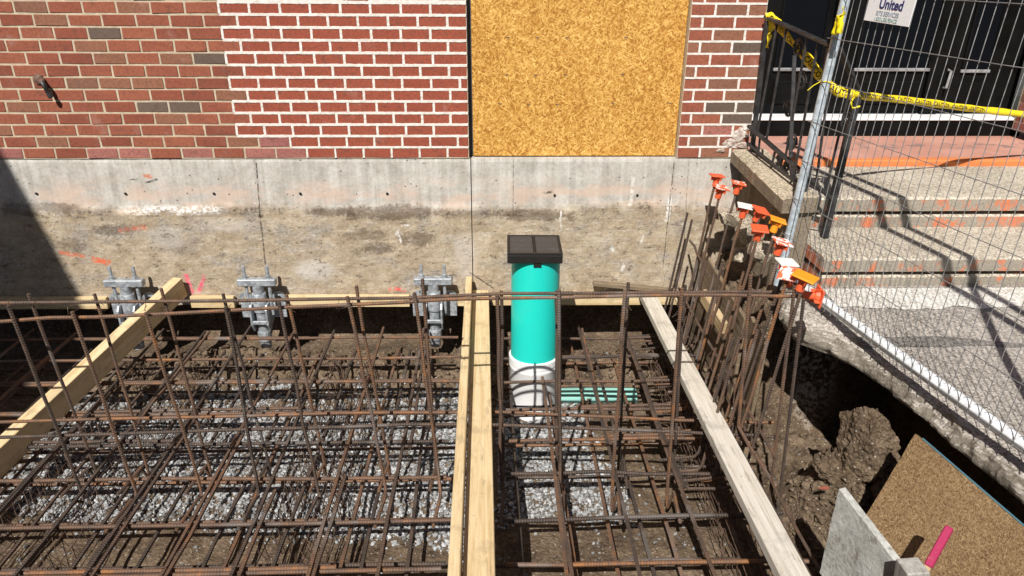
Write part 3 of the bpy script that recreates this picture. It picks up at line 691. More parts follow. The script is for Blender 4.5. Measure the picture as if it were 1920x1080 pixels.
# ------------------------------------------------------------------ underpinning brackets
def bracket(x, lab):
    t = thing('underpinning_bracket', lab, 'bracket', (x, -0.12, -0.72), 'steel underpinning brackets on the foundation')
    y = -0.125; zc = -0.305
    v, f, l = box((x, y, zc), (0.128, 0.028, 0.024), None, 0.004); mk('cap_bar', v, f, 'galv', t)
    for s in (-1, 1):
        xr = x+s*0.078; rod = pipe('threaded_rod', [(xr, y, -0.55), (xr, y, zc+0.115)], 0.0115, 'galv', t, 8)
        V, Fs = lathe((xr, y, zc+0.0245), [(0.024, 0), (0.024, 0.004), (0.019, 0.0045), (0.019, 0.022), (0.015, 0.024)], 6); mk('nut', V, Fs, 'galv', rod)
        hw = 0.006
        pr = [(-0.012, -0.46), (-0.17, -0.46), (-0.195, -0.49), (-0.195, -0.60), (-0.16, -0.66), (-0.012, -0.60)]
        V = [(x+s*0.053+k*hw, a, b) for k in (-1, 1) for a, b in pr]; n = len(pr)
        Fs = [list(range(n)), list(range(n, 2*n))[::-1]]+[[i, n+i, n+(i+1) % n, (i+1) % n] for i in range(n)]
        mk('side_plate', V, Fs, 'galv', t)
        # ear with a hole, welded on the back plate
        V, Fs = lathe((0, 0, 0), [(0.020, -0.006), (0.048, -0.006), (0.048, 0.006), (0.020, 0.006), (0.020, -0.006)], 14); Fs = Fs[:-2]
        V = V[:, [0, 2, 1]]+np.array([x+s*0.112, -0.062, -0.455]); mk('ear', V, Fs, 'galv', t)
        v, f, l = box((x+s*0.108, -0.062, -0.545), (0.046, 0.0062, 0.055), None, 0.002); mk('back_plate', v, f, 'galv', t)
    V, Fs = lathe((x, y, -0.80), [(0.0365, 0), (0.0365, 0.47)], 20); mk('pile_shaft', V, Fs, 'galv', t, smooth=True)
    V, Fs = lathe((x, y, -0.52), [(0.047, 0), (0.047, 0.13), (0.0445, 0.134)], 20); mk('sleeve', V, Fs, 'galv', t, smooth=True)
    v, f, l = box((x, -0.185, -0.585), (0.062, 0.008, 0.012), None, 0.002); mk('strap', v, f, 'galv', t)
    V, Fs = lathe((x, y, -0.75), [(0.043, 0), (0.046, 0.01), (0.046, 0.07), (0.043, 0.08)], 16); mk('coupler', V, Fs, 'galv', t)
bracket(U(233, 525, y=-0.12)[0], 'galvanised steel underpinning bracket beside the slanting pine beam')
bracket(U(482, 525, y=-0.12)[0], 'galvanised steel underpinning bracket below the vertical crack in the foundation')
bracket(U(812, 525, y=-0.12)[0], 'galvanised steel underpinning bracket next to the paired planks')

# ------------------------------------------------------------------ planks over the pit
beam = thing('slanting_beam', 'pale pine beam on edge slanting from the foundation down over the rebar', 'beam', (-2.35, -0.9, -0.7))
a = np.array([-2.145, -0.035, -0.375]); b = np.array([-2.575, -1.92, -0.705])
board('timber', a, b, 0.072, 0.145, 'pine', beam)
twin = thing('paired_planks', 'two pale pine planks laid side by side over the pit, one on edge', 'planks', (-0.08, -1.5, -0.5))
board('flat_plank', (-0.076, -0.06, -0.425), (-0.045, -3.3, -0.285), 0.112, 0.038, 'pine', twin)
board('edge_plank', (-0.155, -0.06, -0.365), (-0.128, -3.3, -0.262), 0.042, 0.125, 'pine', twin)
o = board('single_plank', (1.085, -0.05, -0.44), (1.03, -3.3, -0.27), 0.105, 0.045, 'white_wood'); tag(o, 'whitish weathered plank crossing the pit next to the rebar row with orange caps', 'plank')
fb = thing('formwork', 'muddy formwork board on edge behind the capped upright rebar', 'formwork', (1.45, -0.8, -0.9))
for k, (y0, y1) in enumerate(((-0.06, -1.02), (-1.03, -1.34))):
    board('form_board', (1.455+0.01*k, y0, -0.42-0.03*k), (1.435, y1, -0.47), 0.022, 0.62, 'brown_wood', fb)
o = board('wood_offcut', U(1318, 552, y=-0.55), U(1358, 616, y=-0.95), 0.04, 0.075, 'pine_dirty'); tag(o, 'short pale timber offcut wedged behind the upright rebar', 'offcut')

# ------------------------------------------------------------------ drain pipe
PX, PY = 0.262, -0.70
pp = thing('drain_pipe', 'teal drain standpipe with a black grated cap rising from a white coupling', 'pipe', (PX, PY, -0.95))
TOPZ = 0.105
V, Fs = lathe((PX, PY, -0.56), [(0.144, 0), (0.144, TOPZ+0.56)], 48); mk('riser', V, Fs, 'teal', pp, smooth=True)
V, Fs = lathe((PX, PY, -0.97), [(0.150, 0), (0.150, 0.33), (0.154, 0.336), (0.154, 0.355), (0.1525, 0.358), (0.1525, 0.364), (0.156, 0.368), (0.156, 0.41), (0.1455, 0.418), (0.1455, 0.41)], 48); mk('coupling', V, Fs, 'white_pvc', pp, smooth=True)
CA = np.array([[math.cos(-.02), -math.sin(-.02), 0], [math.sin(-.02), math.cos(-.02), 0], [0, 0, 1]])
v, f, l = box((PX-.012, PY, TOPZ+0.0265), (0.157, 0.157, 0.0255), CA, 0.004); cap = mk('grate_cap', v, f, 'black_plastic', pp)
rb = [box(np.array([PX-.012, PY, TOPZ+0.0565])+CA@np.array([s*0.075, -0.130+i*0.0217, 0]), (0.066, 0.0055, 0.0055), CA, 0.001) for i in range(13) for s in (-1, 1)]
for q in rb: mk('grate_rib', q[0], q[1], 'highlit_plastic', cap)
for (cx_, cy_, hx, hy) in ((0, -.149, .157, .008), (0, .149, .157, .008), (-.149, 0, .008, .140), (.149, 0, .008, .140), (0, 0, .006, .140)):
    v, f, l = box(np.array([PX-.012, PY, TOPZ+0.0575])+CA@np.array([cx_, cy_, 0]), (hx, hy, 0.0065), CA, 0.001); mk('rim', v, f, 'black_plastic', cap)
v, f, l = box((PX, PY-0.1465, TOPZ-0.012), (0.022, 0.005, 0.0115), None, .001); mk('tab', v, f, 'black_plastic', cap)
V, Fs, s = tube([(PX+0.10, PY+0.08, -0.955), (PX+0.68, PY+0.11, -0.955)], 0.080, 20); o = mk('lateral_pipe', V, Fs, 'teal_dusty', None, smooth=True); tag(o, 'teal sewer pipe half buried in gravel running sideways from the standpipe', 'pipe')
A = np.linspace(-0.12*math.pi, -0.88*math.pi, 20)
pipe('shadow_arc', [(PX+0.1505*math.cos(t), PY+0.1505*math.sin(t), -0.905+0.055*math.sin((-0.12*math.pi-t)/(0.76*math.pi)*math.pi)) for t in A], 0.007, 'black_plastic', pp, 6)  # black arc tube stands in for a shadow across the coupling

# ------------------------------------------------------------------ rebar mats
R_, RM = 0.0083, 0.0096
def rebar_mat(lab, x0, x1, xb_top, xb_bot, group):
    t = thing('rebar_mat', lab, 'rebar mat', ((x0+x1)/2, -1.5, -0.9), group)
    zt, zb = -0.645, -0.80
    for y in np.arange(-3.25, -0.1, 0.298):
        yy = y+rng.normal(0, 0.012); e0, e1 = rng.uniform(-.05, .05, 2)
        bar([(x0+e0, yy+rng.normal(0, .012), zt-.0212), (x1+e1, yy+rng.normal(0, .012), zt-.0212)], RM, t)
        if rng.random() < 0.45:          # lapped bar
            q0, q1 = sorted(rng.uniform(x0, x1, 2)); q1 = max(q1, q0+0.6) if x1-x0 > 2 else x1
            bar([(q0, yy+.024, zt-.0212), (min(q1, x1), yy+.024+rng.normal(0, .01), zt-.0212)], RM, t)
        yy = y+0.150+rng.normal(0, 0.012); e0, e1 = rng.uniform(-.06, .06, 2)
        if yy < -.15: bar([(x0+e0, yy, zb), (x1+e1, yy+rng.normal(0, .012), zb)], RM, t)
    for x in xb_top:
        bar([(x+rng.normal(0, .006), -3.3, zt), (x+rng.normal(0, .012), -0.14+rng.uniform(-.06, .03), zt+rng.normal(0, .006))], RM, t)
        q = rng.uniform(-1.9, -1.1); bar([(x+.022, -3.3 if rng.random() < .5 else -0.2, zt), (x+.024+rng.normal(0, .01), q, zt)], RM, t)
    for x in xb_bot:
        bar([(x+rng.normal(0, .006), -3.3, zb+.0212), (x+rng.normal(0, .02), -0.22+rng.uniform(-.1, .05), zb+.0212)], RM, t)
    # tie wires and bolster wire
    tw = []
    for x in xb_top:
        for y in np.arange(-3.25, -0.2, 0.298):
            if random.random() < 0.75:
                ang = random.uniform(0, 6.28); c = np.array([x, y, zt-.004]); d = np.array([math.cos(ang), math.sin(ang), 0])*0.014
                tw.append(tube([c-d*1.2+[0, 0, -.012], c-d*.8+[0, 0, .016], c+d*.8+[0, 0, .017], c+d*1.2+[0, 0, -.012]], 0.0012, 4)[:2])
                if random.random() < .5: tw.append(tube([c+[0, 0, .012], c+[random.uniform(-.03, .03), random.uniform(-.03, .03), random.uniform(.02, .05)]], 0.0011, 4)[:2])
    v, f, _ = join(tw); stuff(mk('tie_wires', v, f, 'wire', t))
    zz = []
    for xx in ([-0.82, -1.02, -1.95, -2.3] if x0 < -1 else [1.06, 1.15]):
        for sx in (0, 0.03):
            P = [(xx+sx+(0.02 if k % 2 else -0.02)+rng.normal(0, .008), -2.9+k*0.045, (-0.865 if k % 2 else -0.72)+rng.normal(0, .012)) for k in range(56)]
            zz.append(tube(P, 0.002, 4)[:2])
        for q in (-.03, 0.0, .04, .075): zz.append(tube([(xx+q+rng.normal(0, .01), -2.9+k*.3, -0.72-abs(q)*1.2+rng.normal(0, .008)) for k in range(9)], 0.0024, 4)[:2])
    v, f, _ = join(zz); stuff(mk('bolster_wire', v, f, 'wire', t))
rebar_mat('wide double mat of rusty rebar over the gravel, left of the paired planks', -3.55, -0.20, [-3.15+0.2985*k for k in range(10)], [-3.06+0.2985*k for k in range(10)]+[-2.97+0.597*k for k in range(5)], 'rebar floor mats')
rebar_mat('narrow double mat of rusty rebar between the paired planks and the capped uprights', 0.02, 1.30, [0.31, 0.605, 0.90, 1.20], [0.12, 0.36, 0.54, 0.70, 0.83, 0.95, 1.12], 'rebar floor mats')

# ------------------------------------------------------------------ standing rebar curtain across the pit
ct = thing('rebar_curtain', 'standing double grid of rusty rebar crossing the whole pit', 'rebar grid', (-0.5, -1.7, -0.66))
def hbar(pts, y, r=R_):
    P = [U(px, py, y=yy) for (px, py), yy in zip(pts, y)]
    d = P[0]-P[1]; P = [P[0]+d/np.linalg.norm(d)*0.7]+P if pts[0][0] <= 5 else P
    Q = smoothpath(P, 3); Q[1:-1] += rng.normal(0, .0025, (len(Q)-2, 3)); pipe('bar', Q, r, 'rebar', ct, 6)
hbar([(0, 568), (640, 561), (960, 551), (1280, 548), (1492, 546)], [-1.565]*5)
hbar([(0, 600), (280, 590), (640, 571), (940, 560), (1280, 553), (1505, 556)], [-1.775]*6)
hbar([(0, 790), (640, 775), (940, 773), (1280, 787), (1450, 792)], [-1.565]*5)
hbar([(0, 820), (640, 800), (940, 798), (1280, 811), (1455, 820)], [-1.775]*5)
VF = [((15, 573), (155, 927)), ((135, 584), (255, 920)), ((273, 586), (377, 917)), ((423, 576), (485, 917)), ((523, 566), (597, 920)), ((651, 556), (722, 907)), ((777, 549), (823, 890)), ((932, 552), (941, 897)), ((1048, 543), (1050, 905)), ((1172, 542), (1147, 945)), ((1279, 540), (1250, 937))]
VR = [((53, 551), (182, 887)), ((177, 551), (278, 883)), ((302, 541), (395, 883)), ((418, 551), (507, 880)), ((537, 552), (610, 877)), ((668, 536), (730, 877)), ((792, 523), (818, 880)), ((940, 546), (943, 880)), ((1043, 546), (1044, 880)), ((1178, 530), (1158, 900)), ((1285, 535), (1262, 890))]
for lst, yt, dirn in ((VF, -1.795, -1), (VR, -1.545, -1)):
    for (t0, b0) in lst:
        A, B = U(*t0, y=yt), U(*b0, y=yt)
        d = (B-A)/np.linalg.norm(B-A); n = 5
        P = [A+(B-A)*k/n for k in range(n+1)]
        z_end = -0.69
        P += [B+d*0.03+np.array([0.0, -0.02, 0]), np.array([B[0]+0.01, B[1]-0.07, max(B[2]-0.075, z_end)]), np.array([B[0]-0.01, B[1]-0.28, max(B[2]-0.085, z_end)])]
        P = np.array(P); P[1:n] += rng.normal(0, .0025, (n-1, 3)); pipe('bar', P, R_, 'rebar', ct, 6)
tw = []
for (t0, b0) in VF+VR:
    for yt in (-1.775,):
        for py in (575, 805):
            k = (py-t0[1])/(b0[1]-t0[1]); c = U(t0[0]+(b0[0]-t0[0])*k, py-(0 if py < 700 else 0), y=yt)
            for _ in range(2):
                tw.append(tube([c+rng.normal(0, .006, 3), c+rng.normal(0, .018, 3), c+rng.normal(0, .022, 3)], 0.0012, 4)[:2])
v, f, _ = join(tw); stuff(mk('tie_wires', v, f, 'wire', ct))

# ------------------------------------------------------------------ capped uprights along the right side
rc = thing('rebar_uprights', 'row of tall upright rebar with hooked feet along the right side of the pit', 'rebar grid', (1.35, -1.0, -0.7))
CAPS = [((1345, 328), .47, 'cap_red', 'cap_red', 'orange red cap on the upright nearest the foundation'),
        ((1353, 350), .45, 'cap_patched', 'cap_red', 'white-patched orange cap just in front of the one by the foundation'),
        ((1386, 342), .45, 'cap_patched', 'cap_red', 'orange cap half covered in white beside the stair coping'),
        ((1398, 385), .45, 'white', 'cap_red', 'white-topped orange cap in front of the half white one'),
        ((1428, 393), .45, 'cap_red', 'cap_red', 'tilted plain red orange cap beside the white-topped one'),
        ((1460, 411), .45, 'cap_orange', 'cap_orange', 'bright orange cap next to the galvanised fence post'),
        ((1425, 427), .44, 'cap_red', 'cap_red', 'red orange cap below the bright orange one by the fence post'),
        ((1468, 452), .45, 'cap_patched', 'cap_red', 'orange cap with white patches on top at the fence post foot'),
        ((1476, 490), .44, 'white', 'cap_red', 'low orange cap with white top behind the big bright orange cap'),
        ((1479, 512), .42, 'cap_patched', 'cap_red', 'strongly tilted orange cap with white patches next to the big one'),
        ((1511, 517), .43, 'cap_orange', 'cap_red', 'large bright orange cap at the corner of the rebar grid')]
M['white'] = m_simple('white_cap_top', (0.62, 0.58, 0.54), (0.85, 0.82, 0.78), 30, bump=.8)  # mottled off-white plate colour for some caps
def make_cap(c, axis, mt, ms, lab, size=0.043, spin=0.0):
    """c: centre of the plate top; axis: pointing up out of the bar"""
    z = np.asarray(axis, float); z /= np.linalg.norm(z); x = np.cross((math.sin(spin), math.cos(spin), .05), z); x /= np.linalg.norm(x); y = np.cross(z, x); R = np.stack([x, y, z], 1)
    t = thing('rebar_guard', lab, 'rebar guard', tuple(c), 'orange safety caps on the rebar ends')
    v, f, l = box(c-z*0.0045, (size, size, 0.0042), R, 0.002); mk('plate', v, f, mt, t)
    V, Fs = lathe((0, 0, 0), [(0.017, -0.075), (0.019, -0.072), (0.019, -0.032), (0.026, -0.026), (0.031, -0.0092), (0.012, -0.0091)], 12)
    mk('sleeve', V@R.T+c, Fs, ms, t, smooth=False)
    for k in range(4):
        a = k*math.pi/2+.4; d = R@np.array([math.cos(a), math.sin(a), 0])
        v, f, l = box(c-z*0.021+d*0.0345, (0.009, 0.0015, 0.0115), np.stack([d, np.cross(z, d), z], 1)); mk('fin', v, f, ms, t)
    return t
for i, ((px, py), z, mt, ms, lab) in enumerate(CAPS):
    T = U(px, py, z=z); lean = 0.13
    Bm = np.array([T[0]-lean-rng.uniform(0, .03), T[1]+rng.uniform(-.02, .02), -0.64])
    ax = T-Bm; ax /= np.linalg.norm(ax)
    tilt = {4: (.25, -.25, 0), 5: (.15, -.1, 0), 6: (-.1, -.2, 0), 9: (-.5, -.45, 0), 10: (.1, -.12, 0), 7: (.1, -.1, 0)}.get(i, tuple(rng.normal(0, .06, 3)))
    make_cap(T, ax+np.array(tilt)*.8, mt, ms, lab, 0.050 if i == 10 else 0.042, {10: .7, 9: .6, 5: .3}.get(i, rng.uniform(-.15, .25)))
    P = [T-ax*0.012]+[T+(Bm-T)*k/5 for k in range(1, 6)]+[Bm+np.array([-0.02, 0, -0.035]), Bm+np.array([-0.09, 0, -0.055]), Bm+np.array([-0.26, 0.01, -0.06])]
    P = np.array(P); P[1:5] += rng.normal(0, .004, (4, 3)); pipe('bar', P, R_*0.95, 'rebar', rc, 6)
    if True:    # second face of the wall grid
        o2 = np.array([-0.115, 0.05, -0.0]); B2 = Bm+o2; A2 = B2+(T-Bm)*rng.uniform(.55, .8)
        P = np.array([A2+(B2-A2)*k/4 for k in range(5)]+[B2+np.array([-0.02, 0, -0.03]), B2+np.array([-0.2, 0, -0.05])]); pipe('bar', P, R_*0.95, 'rebar', rc, 6)
for (x0, z0, x1, z1, y0, y1) in ((1.285, -0.36, 1.29, -0.40, -0.15, -2.0), (1.17, -0.50, 1.20, -0.47, -0.3, -2.75), (1.235, -0.61, 1.26, -0.62, -0.2, -2.95), (1.33, -0.02, 1.34, -0.08, -0.14, -0.6), (1.40, -0.66, 1.36, -0.67, -0.8, -3.1)):
    bar([(x0, y0, z0), (x1, y1, z1)], R_*0.95, rc)
for (a, b) in (((1492, 520), (1438, 975)), ((1507, 560), (1458, 960)), ((1408, 515), (1385, 800))):
    A, B = U(*a, y=-1.80), U(*b, y=-1.80); P = [A+(B-A)*k/5 for k in range(6)]+[B+np.array([.03, -.1, -.05]), B+np.array([.05, -.3, -.06])]; pipe('bar', P, R_, 'rebar', rc, 6)
c = U(1537, 556, y=-1.72); make_cap(c, (1, -0.05, -0.08), 'cap_red', 'cap_red', 'orange red cap pointing sideways on the end of the top horizontal rebar', 0.042, .1)
tw = []
for k in range(46):
    y = rng.uniform(-2.3, -.3); c = np.array([1.27+rng.normal(0, .04), y, rng.choice([-0.36, -0.5, -0.61])])
    tw.append(tube([c+rng.normal(0, .008, 3), c+rng.normal(0, .025, 3), c+rng.normal(0, .03, 3)], 0.0012, 4)[:2])
v, f, _ = join(tw); stuff(mk('tie_wires', v, f, 'wire', rc))

# ------------------------------------------------------------------ entry steps
st = thing('entry_steps', 'worn concrete entry steps with orange paint marks leading to the black door', 'steps', (2.9, -0.4, 0))
SXL, SXR = 1.80, 5.4
Y1, Y2 = -0.575, -1.075       # riser faces
Z1, Z2, ZL = 0.405, 0.215, 0.452
def slab(name, x0, x1, y0, y1, z0, z1, mat, par, seg=40, rag=0.008):
    """box with a worn, slightly ragged front edge"""
    V = []; xs_ = np.linspace(x0, x1, seg)
    for x in xs_:
        e = rag*fbm(x, y0, z1, 6)+rag*.5*fbm(x, y0, z1, 25)
        V += [(x, y1, z1), (x, y0+0.05, z1), (x, y0+0.012, z1-0.002+e*.3), (x, y0+e*.6, z1-0.014), (x, y0+e*.3, z0), (x, y1, z0)]
    Fs = [[i*6+j, i*6+(j+1) % 6, (i+1)*6+(j+1) % 6, (i+1)*6+j] for i in range(seg-1) for j in range(6)]
    Fs += [list(range(6))[::-1], [(seg-1)*6+j for j in range(6)]]
    return mk(name, V, Fs, mat, par)
slab('landing', 1.70, SXR, 0.17, 1.25, -0.05, ZL, 'landing', st, 60, 0.006)
slab('tread', SXL, SXR, Y1, 0.168, Z1-0.085, Z1, 'step', st, 90)
slab('base_block', SXL+.01, SXR-.01, Y1+0.012, 0.166, -0.1, Z1-0.112, 'step', st, 90, .004)
slab('tread', SXL, SXR, Y2, Y1+0.01, Z2-0.08, Z2, 'step', st, 90)
slab('base_block', SXL+.01, SXR-.01, Y2+0.012, Y1+.008, -0.1, Z2-0.106, 'step', st, 90, .004)
# joint shadows are real recesses between tread and block: a set-back strip
v, f, l = box((3.6, Y1+0.15, Z1-0.0985), (1.75, 0.05, 0.0133)); mk('joint', v, f, 'patch', st)
v, f, l = box((3.6, Y2+0.15, Z2-0.093), (1.75, 0.05, 0.0128)); mk('joint', v, f, 'patch', st)
# cheek wall and coping
def prism(name, quad, z0s, z1s, mat, par, seg=24, rag=0.006):
    """quad: 4 xy corners (back-left, front-left, front-right, back-right), bottom and top z at back and front"""
    V = []
    for k in range(seg+1):
        t = k/seg; L = np.array(quad[0])*(1-t)+np.array(quad[1])*t; Rr = np.array(quad[3])*(1-t)+np.array(quad[2])*t
        zb, zt = z0s[0]*(1-t)+z0s[1]*t, z1s[0]*(1-t)+z1s[1]*t
        e = rag*fbm(t*3, zt, 1, 5)+rag*.6*fbm(t*3, zt, 4, 21)
        V += [(L[0]+e*.5, L[1], zb), (L[0]+e, L[1], zt-0.012), (L[0]+0.012+e*.5, L[1], zt), (Rr[0], Rr[1], zt), (Rr[0], Rr[1], zb)]
    Fs = [[k*5+j, (k+1)*5+j, (k+1)*5+(j+1) % 5, k*5+(j+1) % 5] for k in range(seg) for j in range(5)]+[[0, 1, 2, 3, 4], [seg*5+j for j in range(5)][::-1]]
    return mk(name, V, Fs, mat, par)
CL0, CL1 = U(1368, 278, z=0.57), U(1489, 397, x=1.605)
prism('coping', [(1.575, -0.02), (1.597, -0.90), (1.800, -0.88), (1.795, -0.02)], (0.485, 0.412), (0.57, 0.497), 'coping', st)
prism('cheek_wall', [(1.66, -0.02), (1.68, -0.855), (1.79, -0.855), (1.785, -0.02)], (-0.2, -0.2), (0.484, 0.413), 'coping', st, 16, .012)

# broken concrete lumps below the coping
def rock(c, s, mat, lab, seed, R=None):
    bm = bmesh.new(); bmesh.ops.create_icosphere(bm, subdivisions=3, radius=1)
    pl = [(Vector((random.gauss(0, 1), random.gauss(0, 1), random.gauss(0, 1))).normalized(), random.uniform(.55, .85)) for _ in range(11)]
    for v in bm.verts:
        for nn, d in pl:
            k = v.co.dot(nn)
            if k > d: v.co -= nn*(k-d)
        v.co *= 1+0.10*mnoise.noise(v.co*3+Vector((seed, 0, 0)))
        v.co = Vector((v.co.x*s[0], v.co.y*s[1], v.co.z*s[2]))
    V = np.array([v.co[:] for v in bm.verts])+np.asarray(c); bm.verts.index_update(); Fs = [[v.index for v in f.verts] for f in bm.faces]; bm.free()
    return tag(mk('concrete_lump', V, Fs, mat), lab, 'rubble', 'broken lumps under the stair coping')
for i, (px, py, yy, s, lab) in enumerate(((1385, 412, -0.42, (.10, .12, .06), 'flat broken concrete lump under the coping near the foundation'),
        (1362, 408, -0.22, (.07, .07, .05), 'small broken lump in the corner of foundation and coping'),
        (1405, 440, -0.62, (.09, .11, .07), 'angular broken concrete lump behind the white-topped cap'),
        (1430, 470, -0.86, (.08, .10, .07), 'dirty broken lump below the red orange caps'),
        (1392, 480, -0.55, (.07, .09, .06), 'pale rough lump low between the uprights'))):
    p = U(px, py, y=yy); rock(p, s, 'rubble', lab, i*3.3)

def clod(c, h, lab, seed, sub=5):
    rr = random.Random(seed); bm = bmesh.new(); bmesh.ops.create_icosphere(bm, subdivisions=sub, radius=1)
    pl = [(Vector((rr.gauss(0, 1), rr.gauss(0, 1), rr.gauss(0, .8))).normalized(), rr.uniform(.45, .8)) for _ in range(16)]
    for v in bm.verts:
        n = v.co.normalized()
        for nn, d in pl:
            k = v.co.dot(nn)
            if k > d: v.co -= nn*(k-d)
        q = Vector((v.co.x*h[0], v.co.y*h[1], v.co.z*h[2]))
        cell = mnoise.voronoi(q*15+Vector((seed, 0, 0)))[0]; r1 = abs(mnoise.noise(q*11+Vector((seed, 0, 0)))); r2 = mnoise.noise(q*48+Vector((0, seed, 0)))
        v.co = q+n*(0.030*(0.5-cell[0])*(1 if cell[0] < .5 else .3)-0.035*(0.2-r1)+0.010*r2+0.008*mnoise.noise(q*95))
    bm.verts.index_update(); V = np.array([v.co[:] for v in bm.verts])+np.asarray(c); Fs = [[v.index for v in f.verts] for f in bm.faces]; bm.free()
    return tag(mk('earth_clod', V, Fs, 'soil'), lab, 'clod', 'clods of earth under the pavement edge')
p = U(1632, 850, y=-1.93); clod(p+np.array([0.01, .05, -.06]), (.19, .17, .27), 'big dark clod of earth standing under the broken pavement edge', 13, 6)
p = U(1672, 915, y=-2.02); clod(p+np.array([.02, .03, -.06]), (.14, .14, .19), 'dark clod of earth beside the leaning brown board', 51, 5)
p = U(1560, 868, y=-1.86); clod(p+np.array([0, 0, -.03]), (.07, .07, .07), 'small rounded clod of earth at the foot of the big dark clod', 84, 5)
pts, rad, tone = [], [], []
for _ in range(1500):
    x, y = rng.normal(1.68, .14), rng.normal(-1.98, .16); r = abs(rng.normal(0, .009))+.004
    pts.append((x, y, pit_z(x, y)+r*.3)); rad.append(r); tone.append(0)
stuff(tag(stones('loose_earth', pts, rad, tone, 'soil'), 'loose crumbs of earth round the big clod under the pavement edge', 'soil'))

# ------------------------------------------------------------------ doorway
dr = thing('black_door', 'black panelled entrance door with side lights and white sill behind the fence', 'door', (3.0, 0.95, ZL))
DY = 1.02
v, f, l = box((2.95, 1.10, ZL+0.062), (1.24, 0.15, 0.060)); mk('kick_board', v, f, 'black_paint', dr)
v, f, l = box((2.95, 1.085, ZL+0.1335), (1.235, 0.145, 0.0105), None, .003); mk('sill', v, f, 'sill_white', dr)
v, f, l = box((2.95, 1.19, 1.75), (1.25, 0.05, 1.142)); mk('frame', v, f, 'black_paint', dr)
def leaf(x0, x1, name, gz0, g0, g1):
    v, f, l = box(((x0+x1)/2, 1.118, 1.75), ((x1-x0)/2, 0.02, 1.13), None, .003); lf = mk(name, v, f, 'black_paint', dr)
    gx0, gx1 = U(g0, 140, y=1.09)[0], U(g1, 140, y=1.09)[0]
    v, f, l = box(((gx0+gx1)/2, 1.0945, (gz0+2.6)/2), ((gx1-gx0)/2, 0.003, (2.6-gz0)/2)); mk('pane', v, f, 'glass', lf)
    for z, mat in ((gz0-0.014, 'trim_grey'), (2.615, 'black_paint')):
        v, f, l = box(((gx0+gx1)/2, 1.088, z), ((gx1-gx0)/2+.02, 0.0095, 0.0125), None, .004); mk('moulding', v, f, mat, lf)
    for x in (gx0-.010, gx1+.010):
        v, f, l = box((x, 1.088, (gz0+2.6)/2+.002), (0.0095, 0.0095, (2.6-gz0)/2), None, .003); mk('moulding', v, f, 'black_paint', lf)
    v, f, l = box(((gx0+gx1)/2, 1.090, (0.68+gz0-.10)/2), ((gx1-gx0)/2, 0.0075, (gz0-.10-.68)/2), None, .006); mk('lower_panel', v, f, 'black_paint', lf)
    return lf
leaf(2.02, 2.50, 'side_light', 0.955, 1453, 1531); d1 = leaf(2.62, 3.42, 'door_leaf', 0.955, 1604, 1736); leaf(3.58, 4.02, 'side_light', 0.945, 1804, 1849)
v, f, l = box((3.50, 1.105, 1.74), (0.07, 0.03, 1.12), None, .004); mk('mullion', v, f, 'black_paint', dr)
h = U(1780, 150, y=1.04); pipe('handle', [(h[0], 1.09, h[2]+.07), (h[0], 1.04, h[2]+.065), (h[0]-.01, 1.04, h[2]-.06), (h[0]-.01, 1.09, h[2]-.065)], 0.010, 'trim_grey', dr)
v, f, l = box((2.95, 1.3, 3.2), (1.24, 0.2, 0.3)); mk('head', v, f, 'black_paint', dr)

# ------------------------------------------------------------------ iron railing
rl = thing('iron_railing', 'black wrought iron stair railing with scrolls on the concrete coping', 'railing', (1.70, -0.5, 0.55))
T0 = U(1440, 36, y=-0.07); T1 = U(1556, 90, y=-0.78)
B0 = U(1404, 236, y=-0.07); B1 = U(1512, 330, y=-0.80); C0 = U(1403, 270, y=-0.07); C1 = U(1500, 348, y=-0.80)
def sq(name, a, b, w, h=None, par=None):
    R, L = frame(a, b, (0.05, 0.02, 1) if abs((np.asarray(b)-np.asarray(a))[2])/np.linalg.norm(np.asarray(b)-np.asarray(a)) < 0.9 else (0, 1, 0)); v, f, l = box((np.asarray(a)+np.asarray(b))/2, (L/2, w/2, (h or w)/2), R, .002); return mk(name, v, f, 'iron', par or rl)
sq('post', (T0[0]-.005, T0[1], T0[2]), (T0[0]+0.015, -0.07, 0.566), 0.026)
sq('top_rail', T0+np.array([0, .03, 0.012]), T1+np.array([0, -.02, 0.012]), 0.040, 0.016)
sq('bottom_rail', B0, B1, 0.026, 0.020); sq('lower_rail', C0, C1, 0.014, 0.014)
pf = T1.copy(); sq('post', pf, (pf[0]+0.0, pf[1], 0.50), 0.026)
for k in (1, 2, 4, 5):
    t = k/6; a = T0*(1-t)+T1*t; b = B0*(1-t)+B1*t
    sq('baluster', a, b, 0.012)
for k in (0.22, 0.5, 0.85): sq('baluster', B0*(1-k)+B1*k, C0*(1-k)+C1*k, 0.012)
a = T0*.5+T1*.5; b = B0*.28+B1*.72
sq('flat_bar', a+np.array([0, -.02, -.12]), b+np.array([0, -.02, .02]), 0.022, 0.008)
def scroll(c, r0, turns, s, lab='scroll'):
    A = np.linspace(0, turns*2*math.pi, int(turns*12)); d = (T1-T0)*np.array([1, 1, 0]); d /= np.linalg.norm(d)
    P = [np.asarray(c)+d*(r0*(1-0.72*t/A[-1])*math.cos(t)*s)+np.array([0, 0, 1])*(r0*(1-0.72*t/A[-1])*math.sin(t)) for t in A]
    return pipe(lab, P, 0.0085, 'iron', rl, 6)
for (px, py, yy, r, s) in ((1497, 90, -.42, .055, 1), (1503, 152, -.45, .06, 1), (1478, 205, -.35, .055, -1), (1484, 268, -.44, .06, 1), (1462, 300, -.36, .035, -1), (1475, 312, -.5, .035, 1)):
    scroll(U(px, py, y=yy), r, 1.6, s)
